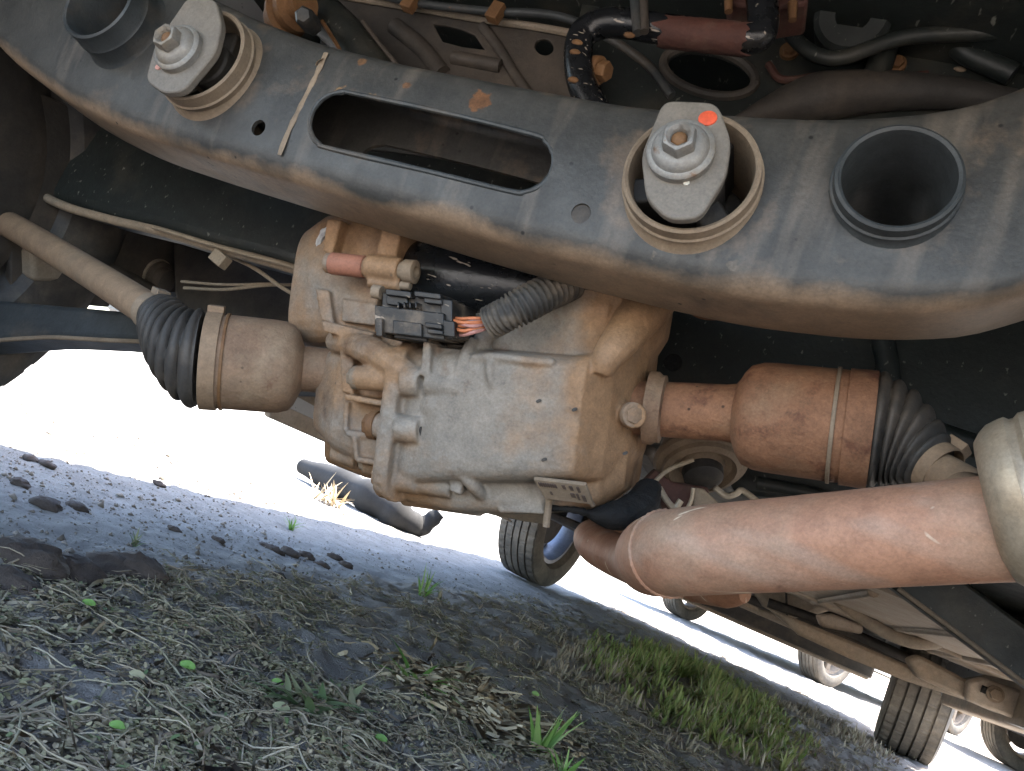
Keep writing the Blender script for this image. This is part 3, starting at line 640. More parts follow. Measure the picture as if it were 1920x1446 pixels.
# right
h0, h1 = P(1392, 777, .575), P(1592, 801, .545)
rsx = unit(P(1830, 930, .47)-P(1750, 875, .495))
rs_, rax, rL = shaft('rust brown half shaft with twisted rubber boot above the exhaust pipe', P(1215, 766, .60), P(1386, 776, .577), h0, h1, .0215, .0405, None,
                     [P(1690, 850, .515), P(1760, 885, .49), P(1840, 930, .455), P(1990, 1010, .40), np.array((.62, .56, .34))], .0130, None, 'rusty_housing')
boot(h1+rax*.014, rax, .0395, P(1752, 874, .497), rsx, .0165, 6, rs_, 1.3)
band(h1+rax*.006, rax, .0405, .018, 'rusty_housing', rs_, False); band(h1-rax*.010, rax, .0408, .0028, 'ring_tan', rs_, False); band(P(1754, 876, .496), rsx, .0165, .013, 'shaft_tan', rs_)
# ------------------------------------------------------------------ underbody behind and above the crossmember
def cutplate(name, px, Y, th, mat, holes=(), parent=car, label=None, bevel=.0015, ribs=None):
    o = obj(name, MB().prism([PY(x, y, Y) for x, y in px], (0, th, 0)), mat, parent, label=label)
    if holes:
        cut(o, [MB().prism([PY(x, y, Y)-np.array([0, .02, 0]) for x, y in h], (0, th+.04, 0)) for h in holes])
    if bevel:
        m_ = o.modifiers.new('bevel', 'BEVEL'); m_.width = bevel; m_.segments = 2; m_.limit_method = 'ANGLE'
    return o
def ell(cx, cy, rx, ry, tilt=0, n=28):
    t = math.radians(tilt); return [(cx+rx*math.cos(a)*math.cos(t)-ry*math.sin(a)*math.sin(t), cy+rx*math.cos(a)*math.sin(t)+ry*math.sin(a)*math.cos(t)) for a in np.linspace(0, 2*math.pi, n, endpoint=False)]
YB = .66
fb = cutplate('floor_crossbar', [(600, -20), (640, -8), (760, 12), (900, 36), (1000, 50), (1100, 68), (1130, 330), (600, 270)], YB, .004, 'dark_floor',
              [[(812, 45), (832, 46), (868, 56), (890, 66), (908, 93), (868, 88), (830, 78)], ell(1020, 88, 18, 15, 25)], label='brown dusty stamped floor bar with a slot and a round hole')
def bar(name, pts, r, mat, parent=car, seg=16, label=None, n=None, **k):
    return obj(name, MB().tube(smooth_path(pts, n or max(8, len(pts)*7)), r, seg, **k), mat, parent, label=label)
bar('flange_lip', [PY(x, y, YB-.004) for x, y in ((600, -20), (640, -8), (760, 12), (900, 36), (1000, 50), (1100, 68))], .0042, 'rail', fb, 8)
bar('pressed_rib', [PY(x, y, YB-.001) for x, y in ((905, 50), (935, 90), (965, 140), (1000, 190))], .006, 'dark_floor', fb, 10)
bar('pressed_rib', [PY(x, y, YB-.001) for x, y in ((740, 50), (790, 90), (830, 140))], .010, 'dark_floor', fb, 10)
bar('pressed_rib', [PY(x, y, YB-.001) for x, y in ((850, 108), (940, 125))], .008, 'dark_floor', fb, 10)
# black link arms at upper left
lk = bar('suspension_link', [PY(x, y, .62) for x, y in ((600, 20), (660, 80), (740, 180))], .022, 'black_panel', car, 18, label='black control link with rusty bush end')
bar('link_edge', [PY(x, y, .597) for x, y in ((604, 40), (636, 92), (660, 140))], .0022, 'rust_bolt', lk, 8)
bar('link_edge', [PY(x, y, .600) for x, y in ((680, 40), (720, 92), (760, 140))], .0022, 'dark_floor', lk, 8)
bc = PY(545, 22, .58)
obj('bush_end', MB().lathe(bc, unit((1., -.5, .15)), [(-.03, .016), (-.012, .018), (-.012, .024), (-.006, .025), (-.004, .019), (.004, .019), (.006, .024), (.014, .024), (.016, .016), (.03, .015)], 30), 'rust_bolt', lk)
obj('bush_bolt', MB().lathe(PY(570, 30, .55), unit((.4, -1., -.3)), [(-.03, .010), (.0, .010), (.004, .007)], 6), 'painted_bare', lk)
# main dark floor sheets of the body
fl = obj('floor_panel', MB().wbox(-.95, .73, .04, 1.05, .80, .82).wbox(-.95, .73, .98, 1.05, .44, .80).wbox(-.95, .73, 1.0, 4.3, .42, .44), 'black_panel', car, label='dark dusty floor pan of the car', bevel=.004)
for x in np.linspace(-.8, .6, 8):
    obj('floor_rib', MB().wbox(x-.018, x+.018, 1.1, 3.2, .405, .425), 'dark_floor', fl, bevel=.008)
# right upper dark panel with oval hole
rp = cutplate('body_side_panel', [(1080, 60), (1100, -40), (1960, -60), (1960, 260), (1400, 360), (1120, 330)], .70, .006, 'black_panel', [ell(1330, 135, 80, 34, 14), ell(1735, 5, 48, 42)], label='black body panel with an oval access hole and a rusty ledge')
o = MB(); hp = [PY(x, y, .699) for x, y in ell(1330, 135, 88, 42, 14, 40)]; o.tube(hp+[hp[0]], .005, 8); obj('hole_rim', o, 'dark_floor', rp)
bar('panel_ledge', [PY(x, y, .69) for x, y in ((1380, 225), (1480, 196), (1560, 180), (1660, 172), (1780, 175), (1900, 190))], [.004+.020*math.sin(math.pi*min(1, i/30)) if i < 15 else .024-.014*(i-15)/27 for i in range(42)], 'dark_floor', rp, 14)
bar('panel_ledge', [PY(x, y, .685) for x, y in ((1650, 20), (1660, 80), (1640, 150))], .012, 'black_panel', rp, 12)
bar('panel_ledge', [PY(x, y, .685) for x, y in ((1790, 20), (1800, 90), (1900, 140))], .010, 'black_panel', rp, 12)
for x, y in ((1522, 58), (1560, 60), (1705, 98), (1800, 130)):
    obj('mud_fleck', MB().ball(PY(x, y, .699), .0035, 8, 6, (1.6, .5, .8)), 'ring_tan', rp)
# stabiliser bar with rusty sleeve
sb = bar('stabiliser_bar', [PY(x, y, .56) for x, y in ((1120, 215), (1092, 160), (1084, 105), (1092, 66), (1125, 46), (1170, 44), (1260, 58), (1400, 72), (1430, 50), (1425, -30))], .0128, 'gloss_black', car, 20, label='black stabiliser bar with flaking red rust')
_pa, _pb = PY(1240, 59, .56), PY(1400, 75, .56); _ax, _u, _v = frame(_pb-_pa); _L = np.linalg.norm(_pb-_pa); _rg = []
for i in range(25):
    ring_ = []
    for q in range(36):
        a_ = 2*math.pi*q/36; j0 = .012*mn.noise(Vector((math.cos(a_)*2.2, math.sin(a_)*2.2, 1.0))); j1 = .012*mn.noise(Vector((math.cos(a_)*2.2, math.sin(a_)*2.2, 7.0)))
        t_ = (i/24)*(_L+j1-j0)+j0; e_ = min(i, 24-i, 1)
        ring_.append(_pa+_ax*t_+(.0126+e_*(.0009+.0005*mn.noise(Vector((t_*160, math.cos(a_)*3, math.sin(a_)*3)))))*(math.cos(a_)*_u+math.sin(a_)*_v))
    _rg.append(ring_)
obj('rust_sleeve', MB().rings(_rg, False, False), 'rust_red', sb, ang=60)
bar('bar_clamp', [PY(x, y, .547) for x, y in ((1190, -20), (1192, 20), (1196, 62))], .0045, 'painted_bare', sb, 10)
bar('bar_clamp', [PY(x, y, .547) for x, y in ((1206, -20), (1207, 20), (1208, 60))], .0040, 'dark_floor', sb, 10)
for x, y in ((1082, 80), (1180, 66), (1078, 98), (1075, 150)): obj('rust_fleck', MB().ball(PY(x, y, .548), .0045, 8, 6, (1.2, .6, .6)), 'rust_bolt', sb)
hexbolt(PY(1120, 132, .57), (1., -.25, -.1), .009, .012, 'rust_bolt', sb)
hb = bar('brake_hose', [PY(x, y, .64) for x, y in ((640, -30), (760, 2), (900, 20), (1060, 34), (1200, 110), (1260, 180))], .0045, 'painted_bare', car, 10, label='dark pipe along the brown floor bar')
for x, y in ((770, 5), (930, 24)): obj('pipe_clip', MB().box(PY(x, y, .635), (unit((1, 0, -.15)), (0, 1, 0), unit((.15, 0, 1))), (.007, .006, .010)), 'rust_bolt', hb, bevel=.001)
bar('heat_pipe', [PY(x, y, .66) for x, y in ((1440, -40), (1480, 60), (1560, 110), (1700, 70), (1900, 60))], .007, 'black_panel', car, 14, label='dark pipe curving behind the rusty bracket')
bar('rust_seam', [PY(x, y, .694) for x, y in ((1440, 120), (1470, 150), (1560, 140), (1640, 150), (1740, 140))], .004, 'rust_red', rp, 8)
obj('body_mount', MB().lathe(PY(1600, 30, .66), (0, -1, -.3), [(-.03, .035), (0, .035), (.004, .030), (.004, .016), (-.01, .014)], 28), 'black_panel', rp)
for x, y in ((1590, 100), (1680, 120), (1850, 60), (1480, 95)): hexbolt(PY(x, y, .697), AX, .007, .006, 'rust_bolt', rp)
br = obj('tow_bracket', MB().prism([PY(x, y, .58) for x, y in ((1358, -40), (1520, -40), (1515, 6), (1440, 18), (1366, 6))], (0, .04, 0)), 'rust_red', car, bevel=.003, label='rusty bracket with hanging studs')
for x, y in ((1366, 14), (1486, 30)): obj('stud', MB().cyl(PY(x, y-24, .575), PY(x, y+8, .575), .0042, .0035, 10), 'rust_bolt', br)

# ------------------------------------------------------------------ left side: second crossmember, lower arm, fuel tank
lowpx = [(-300, 175), (-120, 255), (20, 330), (110, 380), (200, 408), (300, 432), (400, 462), (500, 488), (610, 520)]
YF = .66
o = MB(); o.prism([PY(x, y, YF) for x, y in lowpx]+[PY(x, y, YF) for x, y in ((640, 300), (-300, -60))], (0, .05, 0))
fc = obj('front_crossmember', o, 'black_panel', car, bevel=.016, bseg=5, label='black inner crossmember with tan folded lower lip')
bar('folded_lip', [PY(x, y+2, YF-.002) for x, y in lowpx], .0055, 'rail', fc, 12)
bar('brake_line', [PY(x, y, YF-.014) for x, y in ((285, 425), (360, 448), (450, 474), (520, 492), (600, 517))], .0022, 'cable_tan', fc, 8)
bar('brake_line', [PY(x, y, YF+.02) for x, y in ((430, 480), (480, 505), (530, 540), (580, 568))], .0022, 'cable_tan', fc, 8)
bar('brake_line', [PY(x, y, YF+.06) for x, y in ((345, 540), (420, 543), (500, 535), (590, 534))], .0020, 'cable_tan', fc, 8)
bar('brake_line', [PY(x, y, YF+.06) for x, y in ((340, 528), (420, 534), (520, 532))], .0018, 'cable_tan', fc, 8)
obj('line_clip', MB().box(PY(413, 486, YF-.01), (unit((1, 0, -.3)), (0, 1, 0), unit((.3, 0, 1))), (.010, .006, .007)), 'cable_tan', fc, bevel=.001)
# bracket strips at far left
lb = obj('trailing_bracket', MB().prism([PY(x, y, YF-.02) for x, y in ((112, 214), (128, 208), (62, 336), (8, 318), (30, 312), (52, 290))], (0, .015, 0)), 'rail', car, bevel=.002, label='tan folded bracket strip beside the black inner crossmember')
bar('bracket_arm', [PY(x, y, .72) for x, y in ((-80, 60), (0, 106), (50, 142), (85, 190), (70, 225))], .016, 'dark_floor', lb, 14)
bar('bracket_arm', [PY(x, y, .73) for x, y in ((-60, 220), (-10, 248), (30, 270), (45, 300))], .017, 'rail', lb, 14)
obj('bracket_plate', MB().prism([PY(x, y, .79) for x, y in ((-80, 100), (20, 190), (110, 210), (50, 320), (-80, 300))], (0, .02, 0)), 'black_panel', lb, bevel=.003)
obj('bracket_box', MB().prism([PY(x, y, .745) for x, y in ((-80, 200), (-10, 190), (60, 205), (62, 235), (-20, 240), (-80, 260))], (0, .03, 0)), 'dark_floor', lb, bevel=.006)
# tank and dark floor beyond
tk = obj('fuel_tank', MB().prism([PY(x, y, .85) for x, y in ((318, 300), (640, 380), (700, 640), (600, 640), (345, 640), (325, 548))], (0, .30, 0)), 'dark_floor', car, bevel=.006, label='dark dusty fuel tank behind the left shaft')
obj('wheel_liner', MB().prism([PX(x, y, -.915) for x, y in ((20, 150), (420, 330), (430, 545), (318, 549), (222, 552), (203, 577), (20, 560))], (-.012, 0, 0)), 'dark_floor', car, bevel=.002)
obj('tank_step', MB().prism([PX(x, y, -.895) for x, y in ((60, 470), (130, 480), (140, 528), (118, 532), (62, 528))], (-.03, 0, 0)), 'rail', tk, bevel=.006)
bar('tank_strap', [PX(x, y, -.905) for x, y in ((70, 462), (200, 505), (300, 552))], .010, 'dark_floor', tk, 10)
sk = PY(268, 505, .86)
dm = obj('shock_absorber', MB().lathe(sk, unit((1., .1, -.06)), [(-.012, .02), (-.012, .026), (.030, .026), (.030, .022)], 30), 'bare_steel', car, label='short silver bushing sleeve above the left shaft')
obj('rubber_end', MB().lathe(sk+unit((1., .1, -.06))*.030, unit((1., .1, -.06)), [(-.002, .024), (.006, .024), (.008, .018), (.02, .017), (.022, .008)], 24), 'dark_floor', dm)
la = obj('lower_arm', MB().prism([PY(x, y, .64) for x, y in ((-220, 552), (0, 562), (150, 574), (300, 588), (620, 602), (620, 646), (300, 641), (200, 637), (110, 633), (60, 633), (0, 638), (-220, 656))], (0, .05, 0)), 'painted_bare', car, bevel=.007, bseg=3, label='dark lower control arm with pale worn bottom edge')
bar('arm_lip', [PY(x, y, .642) for x, y in ((-200, 656), (0, 638), (60, 634), (110, 633), (200, 638), (300, 642))], .0026, 'ring_tan', la, 8)

# ------------------------------------------------------------------ right side: dark splash cover, pulley and bits
cvp = obj('splash_cover', MB().prism([PY(x, y, .74) for x, y in ((1200, 480), (2100, 480), (2100, 1010), (1700, 960), (1480, 935), (1380, 925), (1352, 880), (1310, 820), (1215, 800))], (0, .02, 0)), 'black_panel', car, bevel=.004, label='black plastic splash cover behind the right shaft')
obj('cover_hole', MB().lathe(PY(1262, 680, .7395), AX, [(-.003, .009), (.0008, .009), (.0012, .006)], 20), 'black_rubber_wet', cvp)
bar('cover_rib', [PY(x, y, .735) for x, y in ((1420, 905), (1520, 925), (1650, 960))], .006, 'black_panel', cvp, 10)
bar('cover_rib', [PY(x, y, .735) for x, y in ((1640, 560), (1660, 660), (1700, 780), (1900, 860))], .010, 'black_panel', cvp, 10)
obj('bump_stop', MB().lathe(PY(1325, 560, .56), (.05, -.1, -1.), [(-.02, .02), (.0, .021), (.008, .019), (.012, .012)], 28), 'rusty_housing', car)
pc_ = P(1315, 866, .68); pax = unit(-ray(1315, 866)+cU*-1.15+cR*.15)
pu = obj('pulley', MB().lathe(pc_, pax, [(-.02, .034), (-.006, .036), (-.004, .041), (.0, .042), (.004, .040), (.006, .035), (.010, .034), (.012, .029), (.006, .026), (.004, .02), (.010, .018), (.010, .004)], 44), 'ring_tan', car, label='round ribbed damper disc below the right stub axle')
obj('pulley_hub', MB().lathe(pc_+pax*.006, pax, [(-.004, .019), (.012, .017), (.016, .010), (.016, .002)], 24), 'rubber', pu)
bb = obj('exhaust_bracket', MB().prism([P(x, y, .66) for x, y in ((1195, 915), (1230, 880), (1262, 905), (1330, 915), (1330, 1010), (1196, 1010))], unit(cF)*.012), 'rust_red', car, bevel=.002, label='brown rusty hanger plate with bright metal hooks')
bar('bright_hook', [P(x, y, .645) for x, y in ((1236, 915), (1250, 938), (1265, 952), (1277, 938))], .0028, 'bare_steel', bb, 8)
bar('hook_wire', [P(x, y, .65) for x, y in ((1216, 920), (1236, 895), (1260, 878), (1300, 862))], .0020, 'cable_tan', bb, 8)
bar('hook_wire', [P(x, y, .648) for x, y in ((1300, 915), (1297, 935), (1288, 955))], .0018, 'bare_steel', bb, 8)
obj('bright_fold', MB().prism([P(x, y, .655) for x, y in ((1303, 915), (1320, 917), (1356, 952), (1298, 960))], unit(cF)*.004), 'ring_tan', bb, bevel=.001)
bar('bright_strip', [P(x, y, .67) for x, y in ((1340, 914), (1362, 930), (1380, 926), (1392, 920), (1420, 940))], .0028, 'bare_steel', bb, 8)
hexbolt(P(1222, 952, .655), -cF, .006, .004, 'dark_floor', bb)

# ------------------------------------------------------------------ exhaust
ep = smooth_path([P(2000, 982, .375), P(1860, 991, .392), P(1700, 1003, .412), P(1500, 1018, .440), P(1330, 1030, .466), P(1272, 1035, .480), P(1243, 1039, .498), P(1226, 1043, .535), P(1218, 1048, .62), P(1208, 1053, .76), P(1186, 1052, .90), P(1146, 1036, .985), P(1118, 1020, 1.05), P(1110, 1008, 1.16), P(1125, 1005, 1.4), P(1180, 1020, 1.9)], 120)
er = [.0268]*120
ex = obj('exhaust_pipe', MB().tube(ep, er, 44), 'exhaust', car, label='thick rust pink exhaust pipe with scratches and a silver flange')
xa = unit(P(2000, 975, .375)-P(1800, 998, .40)); xo = P(1872, 950, .392)
obj('flange', MB().lathe(xo, xa, [(-.004, .020), (-.003, .034), (.0, .038), (.004, .0415), (.010, .0435), (.0125, .0440), (.0145, .0425), (.0165, .0425), (.019, .0448), (.028, .0455), (.031, .0445), (.036, .050), (.06, .056), (.09, .056), (.1, .03)], 64), 'bare_steel', ex)
_, _wu, _wv = frame(ep[45]-ep[43]); bar('weld_bead', [ep[44]+.0266*(math.cos(a)*_wu+math.sin(a)*_wv) for a in np.linspace(0, 2*math.pi, 40)], [.0012+.0005*(i % 2) for i in range(80)], 'exhaust', ex, 6, n=80)
obj('rear_muffler', MB().lathe(xo+xa*.095, xa, [(-.01, .05), (.0, .075), (.015, .092), (.30, .092), (.315, .075), (.32, .02)], 48), 'heat_shield', ex)
obj('muffler', MB().lathe(P(1290, 1094, 1.6), unit(P(1440, 1118, 1.45)-P(1290, 1094, 1.6)), [(-.02, .02), (0, .032), (.02, .036), (.10, .036), (.12, .030), (.14, .02)], 36), 'exhaust', ex)

# ------------------------------------------------------------------ front underbody (lower right of the view)
def slab(name, px, Y, th, mat, parent, bevel=.006, **k): return obj(name, MB().prism([PY(x, y, Y) for x, y in px], (0, th, 0)), mat, parent, bevel=bevel, **k)
hs = obj('heat_shield', MB().wbox(.06, .66, 1.32, 2.62, .368, .376), 'heat_shield', car, bevel=.002, label='pinkish dusty heat shield under the floor')
for x in (.18, .34, .50): bar('shield_rib', [np.array((x, y, .3685)) for y in (1.4, 1.9, 2.5)], .009, 'heat_shield', hs, 10)
bar('shield_rib', [np.array((x, 2.2+.1*math.sin(x*9), .3685)) for x in (.1, .25, .4, .6)], .009, 'heat_shield', hs, 10)
fs = slab('front_subframe', [(1440, 1140), (1512, 1168), (1600, 1204), (1700, 1246), (1800, 1284), (1940, 1338), (1940, 1368), (1820, 1316), (1700, 1278), (1600, 1238), (1500, 1192)], 2.55, .10, 'rail', car, .01, label='dusty grey front crossbar with slotted end and bolt')
slab('bar_end_plate', [(1815, 1278), (1845, 1270), (1960, 1312), (1960, 1372), (1880, 1340), (1812, 1314)], 2.45, .04, 'heat_shield', fs, .008)
hexbolt(PY(1866, 1302, 2.44), AX, .016, .014, 'ring_tan', fs)
bar('bar_slot', [PY(x, y, 2.448) for x, y in ((1840, 1291), (1852, 1296))], .010, 'black_rubber_wet', fs, 10)
slab('side_bracket', [(1700, 1236), (1724, 1228), (1790, 1262), (1818, 1278), (1812, 1312), (1720, 1270)], 2.48, .06, 'rail', fs, .01)
slab('side_bracket', [(1530, 1152), (1560, 1150), (1620, 1172), (1618, 1190), (1540, 1176)], 2.6, .06, 'heat_shield', fs, .01)
for (p, r, mt) in (([(1420, 1146), (1520, 1180), (1600, 1220), (1680, 1262)], .012, 'rail'), ([(1440, 1130), (1560, 1172), (1660, 1215), (1760, 1262)], .016, 'dark_floor')):
    bar('cross_rod', [PY(x, y, 2.75) for x, y in p], r, mt, fs, 10)
da = obj('diagonal_brace', MB().prism([PY(x, y, 1.15) for x, y in ((1650, 1085), (1800, 1080), (1960, 1200), (1960, 1316), (1890, 1262))], (0, .035, 0)), 'black_panel', car, bevel=.006, bseg=3, label='black diagonal brace with tan worn lower edge')
bar('brace_edge', [PY(x, y, 1.148) for x, y in ((1684, 1104), (1800, 1190), (1950, 1304))], .0032, 'rail', da, 8)
pp = bar('fuel_line', [PY(x, y, 2.1) for x, y in ((1540, 1100), (1590, 1138), (1630, 1168), (1690, 1198), (1740, 1206), (1790, 1190), (1850, 1150))], .0155, 'rail', car, 14, label='bent tan pipe crossing under the heat shield')
tn = slab('gearbox_pan', [(1410, 1105), (1560, 1105), (1575, 1140), (1520, 1156), (1478, 1162), (1430, 1136)], 2.9, .25, 'rail', car, .02, label='tan gearbox pan behind the exhaust')
slab('pan_seam', [(1472, 1108), (1476, 1108), (1478, 1160), (1474, 1160)], 2.89, .02, 'dark_floor', tn, .0)
bt_ = slab('resonator', [(1620, 1105), (1700, 1100), (1720, 1150), (1760, 1170), (1720, 1200), (1660, 1180), (1618, 1150)], 2.2, .2, 'black_panel', car, .04, bseg=3, label='black tank section with white grey streaks below exhaust')
bar('streak_clamp', [PY(x, y, 2.19) for x, y in ((1612, 1110), (1606, 1125), (1615, 1140))], .008, 'zinc', bt_, 10)
bar('streak_clamp', [PY(x, y, 2.17) for x, y in ((1668, 1130), (1655, 1155), (1662, 1172))], .010, 'zinc', bt_, 10)
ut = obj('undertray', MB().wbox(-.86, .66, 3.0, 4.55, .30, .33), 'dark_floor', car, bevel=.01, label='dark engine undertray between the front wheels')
for i, y in enumerate((3.15, 3.5, 3.85, 4.2)): obj('tray_rib', MB().wbox(-.7, .5, y-.02, y+.02, .285, .305), 'rail', ut, bevel=.006)
obj('air_dam', MB().prism([np.array(p) for p in ((-.92, 4.52, .215), (.70, 4.52, .215), (.70, 4.52, .36), (-.92, 4.52, .36))], (0, .05, 0)), 'dark_floor', ut, bevel=.01)
bar('tray_edge', [np.array(p) for p in ((-.9, 4.50, .212), (-.1, 4.50, .208), (.68, 4.50, .212))], .010, 'rail', ut, 10)

# ------------------------------------------------------------------ body shell and sills
def body_shell(parent, cx, y0, y1, hw, arches, paint, roof=1.66, floor=.45, glass=True):
    """side profile lofted across the width; wheel arches left open"""
    L_ = y1-y0
    top = [(0, .62), (.01, .95), (.03, 1.05), (.09, 1.50), (.14, 1.62), (.35, 1.66), (.55, 1.62), (.70, 1.12), (.78, 1.05), (.95, .90), (.995, .75), (1, .55)]
    bot = []
    pts = [(y0+t*L_, z*roof/1.66) for t, z in top]
    pts.append((y1-.03, .30)); 
    def arch(c, r):
        return [(c+r*math.cos(a), .33+r*math.sin(a)) for a in np.linspace(-.08, math.pi+.08, 15)]
    pts += arch(arches[1], .385); pts += [(arches[1]-.46, .27), (arches[0]+.47, .27)]; pts += arch(arches[0], .41); pts += [(y0+.06, .60), (y0+.02, .62)]
    def wid(z): return hw*(1-.03*max(0, .5-z)/.5) if z < .95 else hw*(1-.30*((z-.95)/.75)**1.2)
    o = MB(); n = len(pts)
    for sgn in (-1, 1):
        outer = [np.array((cx+sgn*wid(z), y, z)) for y, z in pts]; inn = [np.array((cx+sgn*(wid(z)-.09), y, z)) for y, z in pts]
        b = len(o.v); o.v += [tuple(p) for p in outer+inn]
        f1, f2 = tuple(range(b, b+n)), tuple(range(b+n, b+2*n))
        o.f += [f1 if sgn < 0 else f1[::-1], f2[::-1] if sgn < 0 else f2]
        for j in range(n):
            k = (j+1) % n; q = (b+j, b+n+j, b+n+k, b+k); o.f.append(q if sgn < 0 else q[::-1])
    # skin over the top from tail to nose
    sk_ = pts[:13]
    for (ya, za), (yb, zb) in zip(sk_[:-1], sk_[1:]):
        wa, wb = wid(za)-.02, wid(zb)-.02
        q = [np.array((cx-wa, ya, za-.004)), np.array((cx+wa, ya, za-.004)), np.array((cx+wb, yb, zb-.004)), np.array((cx-wb, yb, zb-.004))]
        nn = np.cross(q[1]-q[0], q[3]-q[0]); nn = unit(nn); o.prism(q, -nn*.02 if nn[2] > 0 or nn[1] < 0 and False else nn*.02)
    return obj('body_shell', o, paint, parent, recalc=True)
body_shell(car, CARX, -.02, 4.66, .93, (.50, 3.66), 'body_paint')
obj('rear_bumper', MB().wbox(CARX-.86, CARX+.86, -.01, .06, .64, .86), 'black_plastic', car, bevel=.03, bseg=3)
for sx, x0 in ((-1, -1.035), (1, .815)):
    si = obj('side_sill', MB().prism([np.array((x0, 1.08, z+.0)) for z in ()] or [np.array((x0, 1.10, .30)), np.array((x0, 3.20, .245)), np.array((x0, 3.20, .45)), np.array((x0, 1.02, .45))], (-sx*.10, 0, 0)), 'rail', car, bevel=.012)
    if sx < 0:
        obj('jack_point', MB().prism([np.array((-.99, 1.34, .235)), np.array((-.99, 1.62, .232)), np.array((-.99, 1.66, .30)), np.array((-.99, 1.28, .30))], (.02, 0, 0)), 'heat_shield', si, bevel=.004)
        bar('sill_flange', [np.array((-.985, 1.15, .262)), np.array((-.985, 2.2, .238)), np.array((-.985, 3.2, .226))], .005, 'heat_shield', si, 8)

# ------------------------------------------------------------------ wheels
def make_wheel(parent, c, axis, R=.335, W=.215, rimmat='wheel_paint', steer=0.0, full=True, rubber='tyre'):
    c = np.asarray(c, float); a, u, v = frame(axis, (0, 1, .01)); N = 288 if full else 72; h = W/2
    rows = [(-h*.62, R*.66), (-h*.92, R*.72), (-h*1.02, R*.82), (-h*.99, R*.92), (-h*.90, R*.975)]
    ribs = [(-.86, -.56), (-.48, -.20), (-.13, .13), (.20, .48), (.56, .86)]
    tread = []
    for i, (p, q) in enumerate(ribs):
        tread += [(p*h, R-.011, -1), (p*h+.0005, R-.004*abs(p)**2, i), (q*h-.0005, R-.004*abs(q)**2, i), (q*h, R-.011, -1)]
    prof = [(t, r, -1) for t, r in rows]+tread+[(-t, r, -1) for t, r in rows[::-1]]
    o = MB(); rings = []
    for t, r, k in prof:
        rr = []
        for j in range(N):
            q = 2*math.pi*j/N; rad_ = r
            if full and k in (0, 4) and (j+(1 if t*(k-2) > h*1.4 else 0)) % 6 == 0: rad_ -= .007
            if full and k in (1, 3) and (j+(0 if (t < 0) == (abs(t) > h*.34) else 2)) % 8 == 0: rad_ -= .005
            rr.append(c+a*t+rad_*(math.cos(q)*u+math.sin(q)*v))
        rings.append(rr)
    o.rings(rings, False, False)
    w = bpy.data.objects.new('wheel', None); COL.objects.link(w); w.parent = parent
    w.location = [float(x) for x in (c-world_org(parent))]; w.empty_display_size = .1; ORG[w.name] = c
    obj('tyre', o, rubber, w, ang=30)
    r_ = R*.665
    obj('rim', MB().lathe(c, a, [(-h*.60, r_), (-h*.66, r_*1.02), (-h*.66, r_*.93), (-h*.3, r_*.88), (h*.3, r_*.86), (h*.62, r_*.93), (h*.66, r_*1.02), (h*.60, r_)], 56, closed=True), rimmat, w)
    sp = MB().lathe(c, a, [(h*.1, .06), (h*.45, .06), (h*.5, .045), (h*.5, .004)], 24)
    for k in range(5):
        q = 2*math.pi*k/5; d = math.cos(q)*u+math.sin(q)*v; e = np.cross(a, d); sp.box(c+a*h*.35+d*r_*.52, (d, e, a), (r_*.40, .028, .012))
    obj('rim_spokes', sp, rimmat, w, bevel=.005)
    obj('brake_disc', MB().lathe(c, a, [(-h*.1, .03), (-h*.1, .145), (h*.05, .145), (h*.05, .03)], 40), 'dark_floor', w)
    return w
def steer_ax(deg, sgn): q = math.radians(deg); return np.array([sgn*math.cos(q), sgn*math.sin(q), 0.0])
make_wheel(car, (-.955, 3.70, .333), steer_ax(-9, -1)); make_wheel(car, (.74, 3.64, .333), steer_ax(-9, 1))
rw = make_wheel(car, (-1.0, .45, .333), steer_ax(0, -1), rimmat='dark_floor', rubber='rubber'); obj('brake_shield', MB().lathe(np.array((-.93, .45, .333)), np.array((1., 0, 0)), [(0, .02), (0, .205), (.012, .21), (.02, .19), (.03, .06)], 40), 'dark_floor', rw); make_wheel(car, (.735, .60, .333), steer_ax(0, 1))
# ================================================================== OTHER CAR AHEAD, SHADOW LUMP
def other_car(label, c0, yaw, paint, wheels):
    """simplified hatchback standing on its own wheels; c0 = centre of its near axle on the ground"""
    r = thing('parked_car', (0, 0, 0), label, 'car', 'cars parked ahead on the track')
    hw = .84; b = body_shell(r, 0, -.75, 3.4, hw, (0, 2.55), paint, roof=1.5)
    obj('floor_panel', MB().wbox(-.76, .76, -.6, 3.2, .26, .30), 'dark_floor', r, bevel=.01)
    for y in (0, 2.55):
        for sx in (-1, 1): make_wheel(r, (sx*.74, y, .31), np.array([sx*1.0, 0, 0]), R=.31, W=.195, full=False, rimmat='rail')
    r.location = c0; r.rotation_euler = (0, 0, yaw); return r
wa, wb = PZ(1262, 1152), PZ(1548, 1288)
yaw = math.atan2(wb[1]-wa[1], wb[0]-wa[0]); mid = (wa+wb)/2
other_car('pale car standing ahead beyond the front bumper, only its wheels showing', (float(mid[0]), float(mid[1])+.05, 0), yaw, 'body_white', None)
p3 = PZ(1900, 1442)
other_car('silver car further right behind the front wheel', (float(p3[0])+.74*.36, float(p3[1])-.74*.93, 0), -1.2, 'body_paint', None)
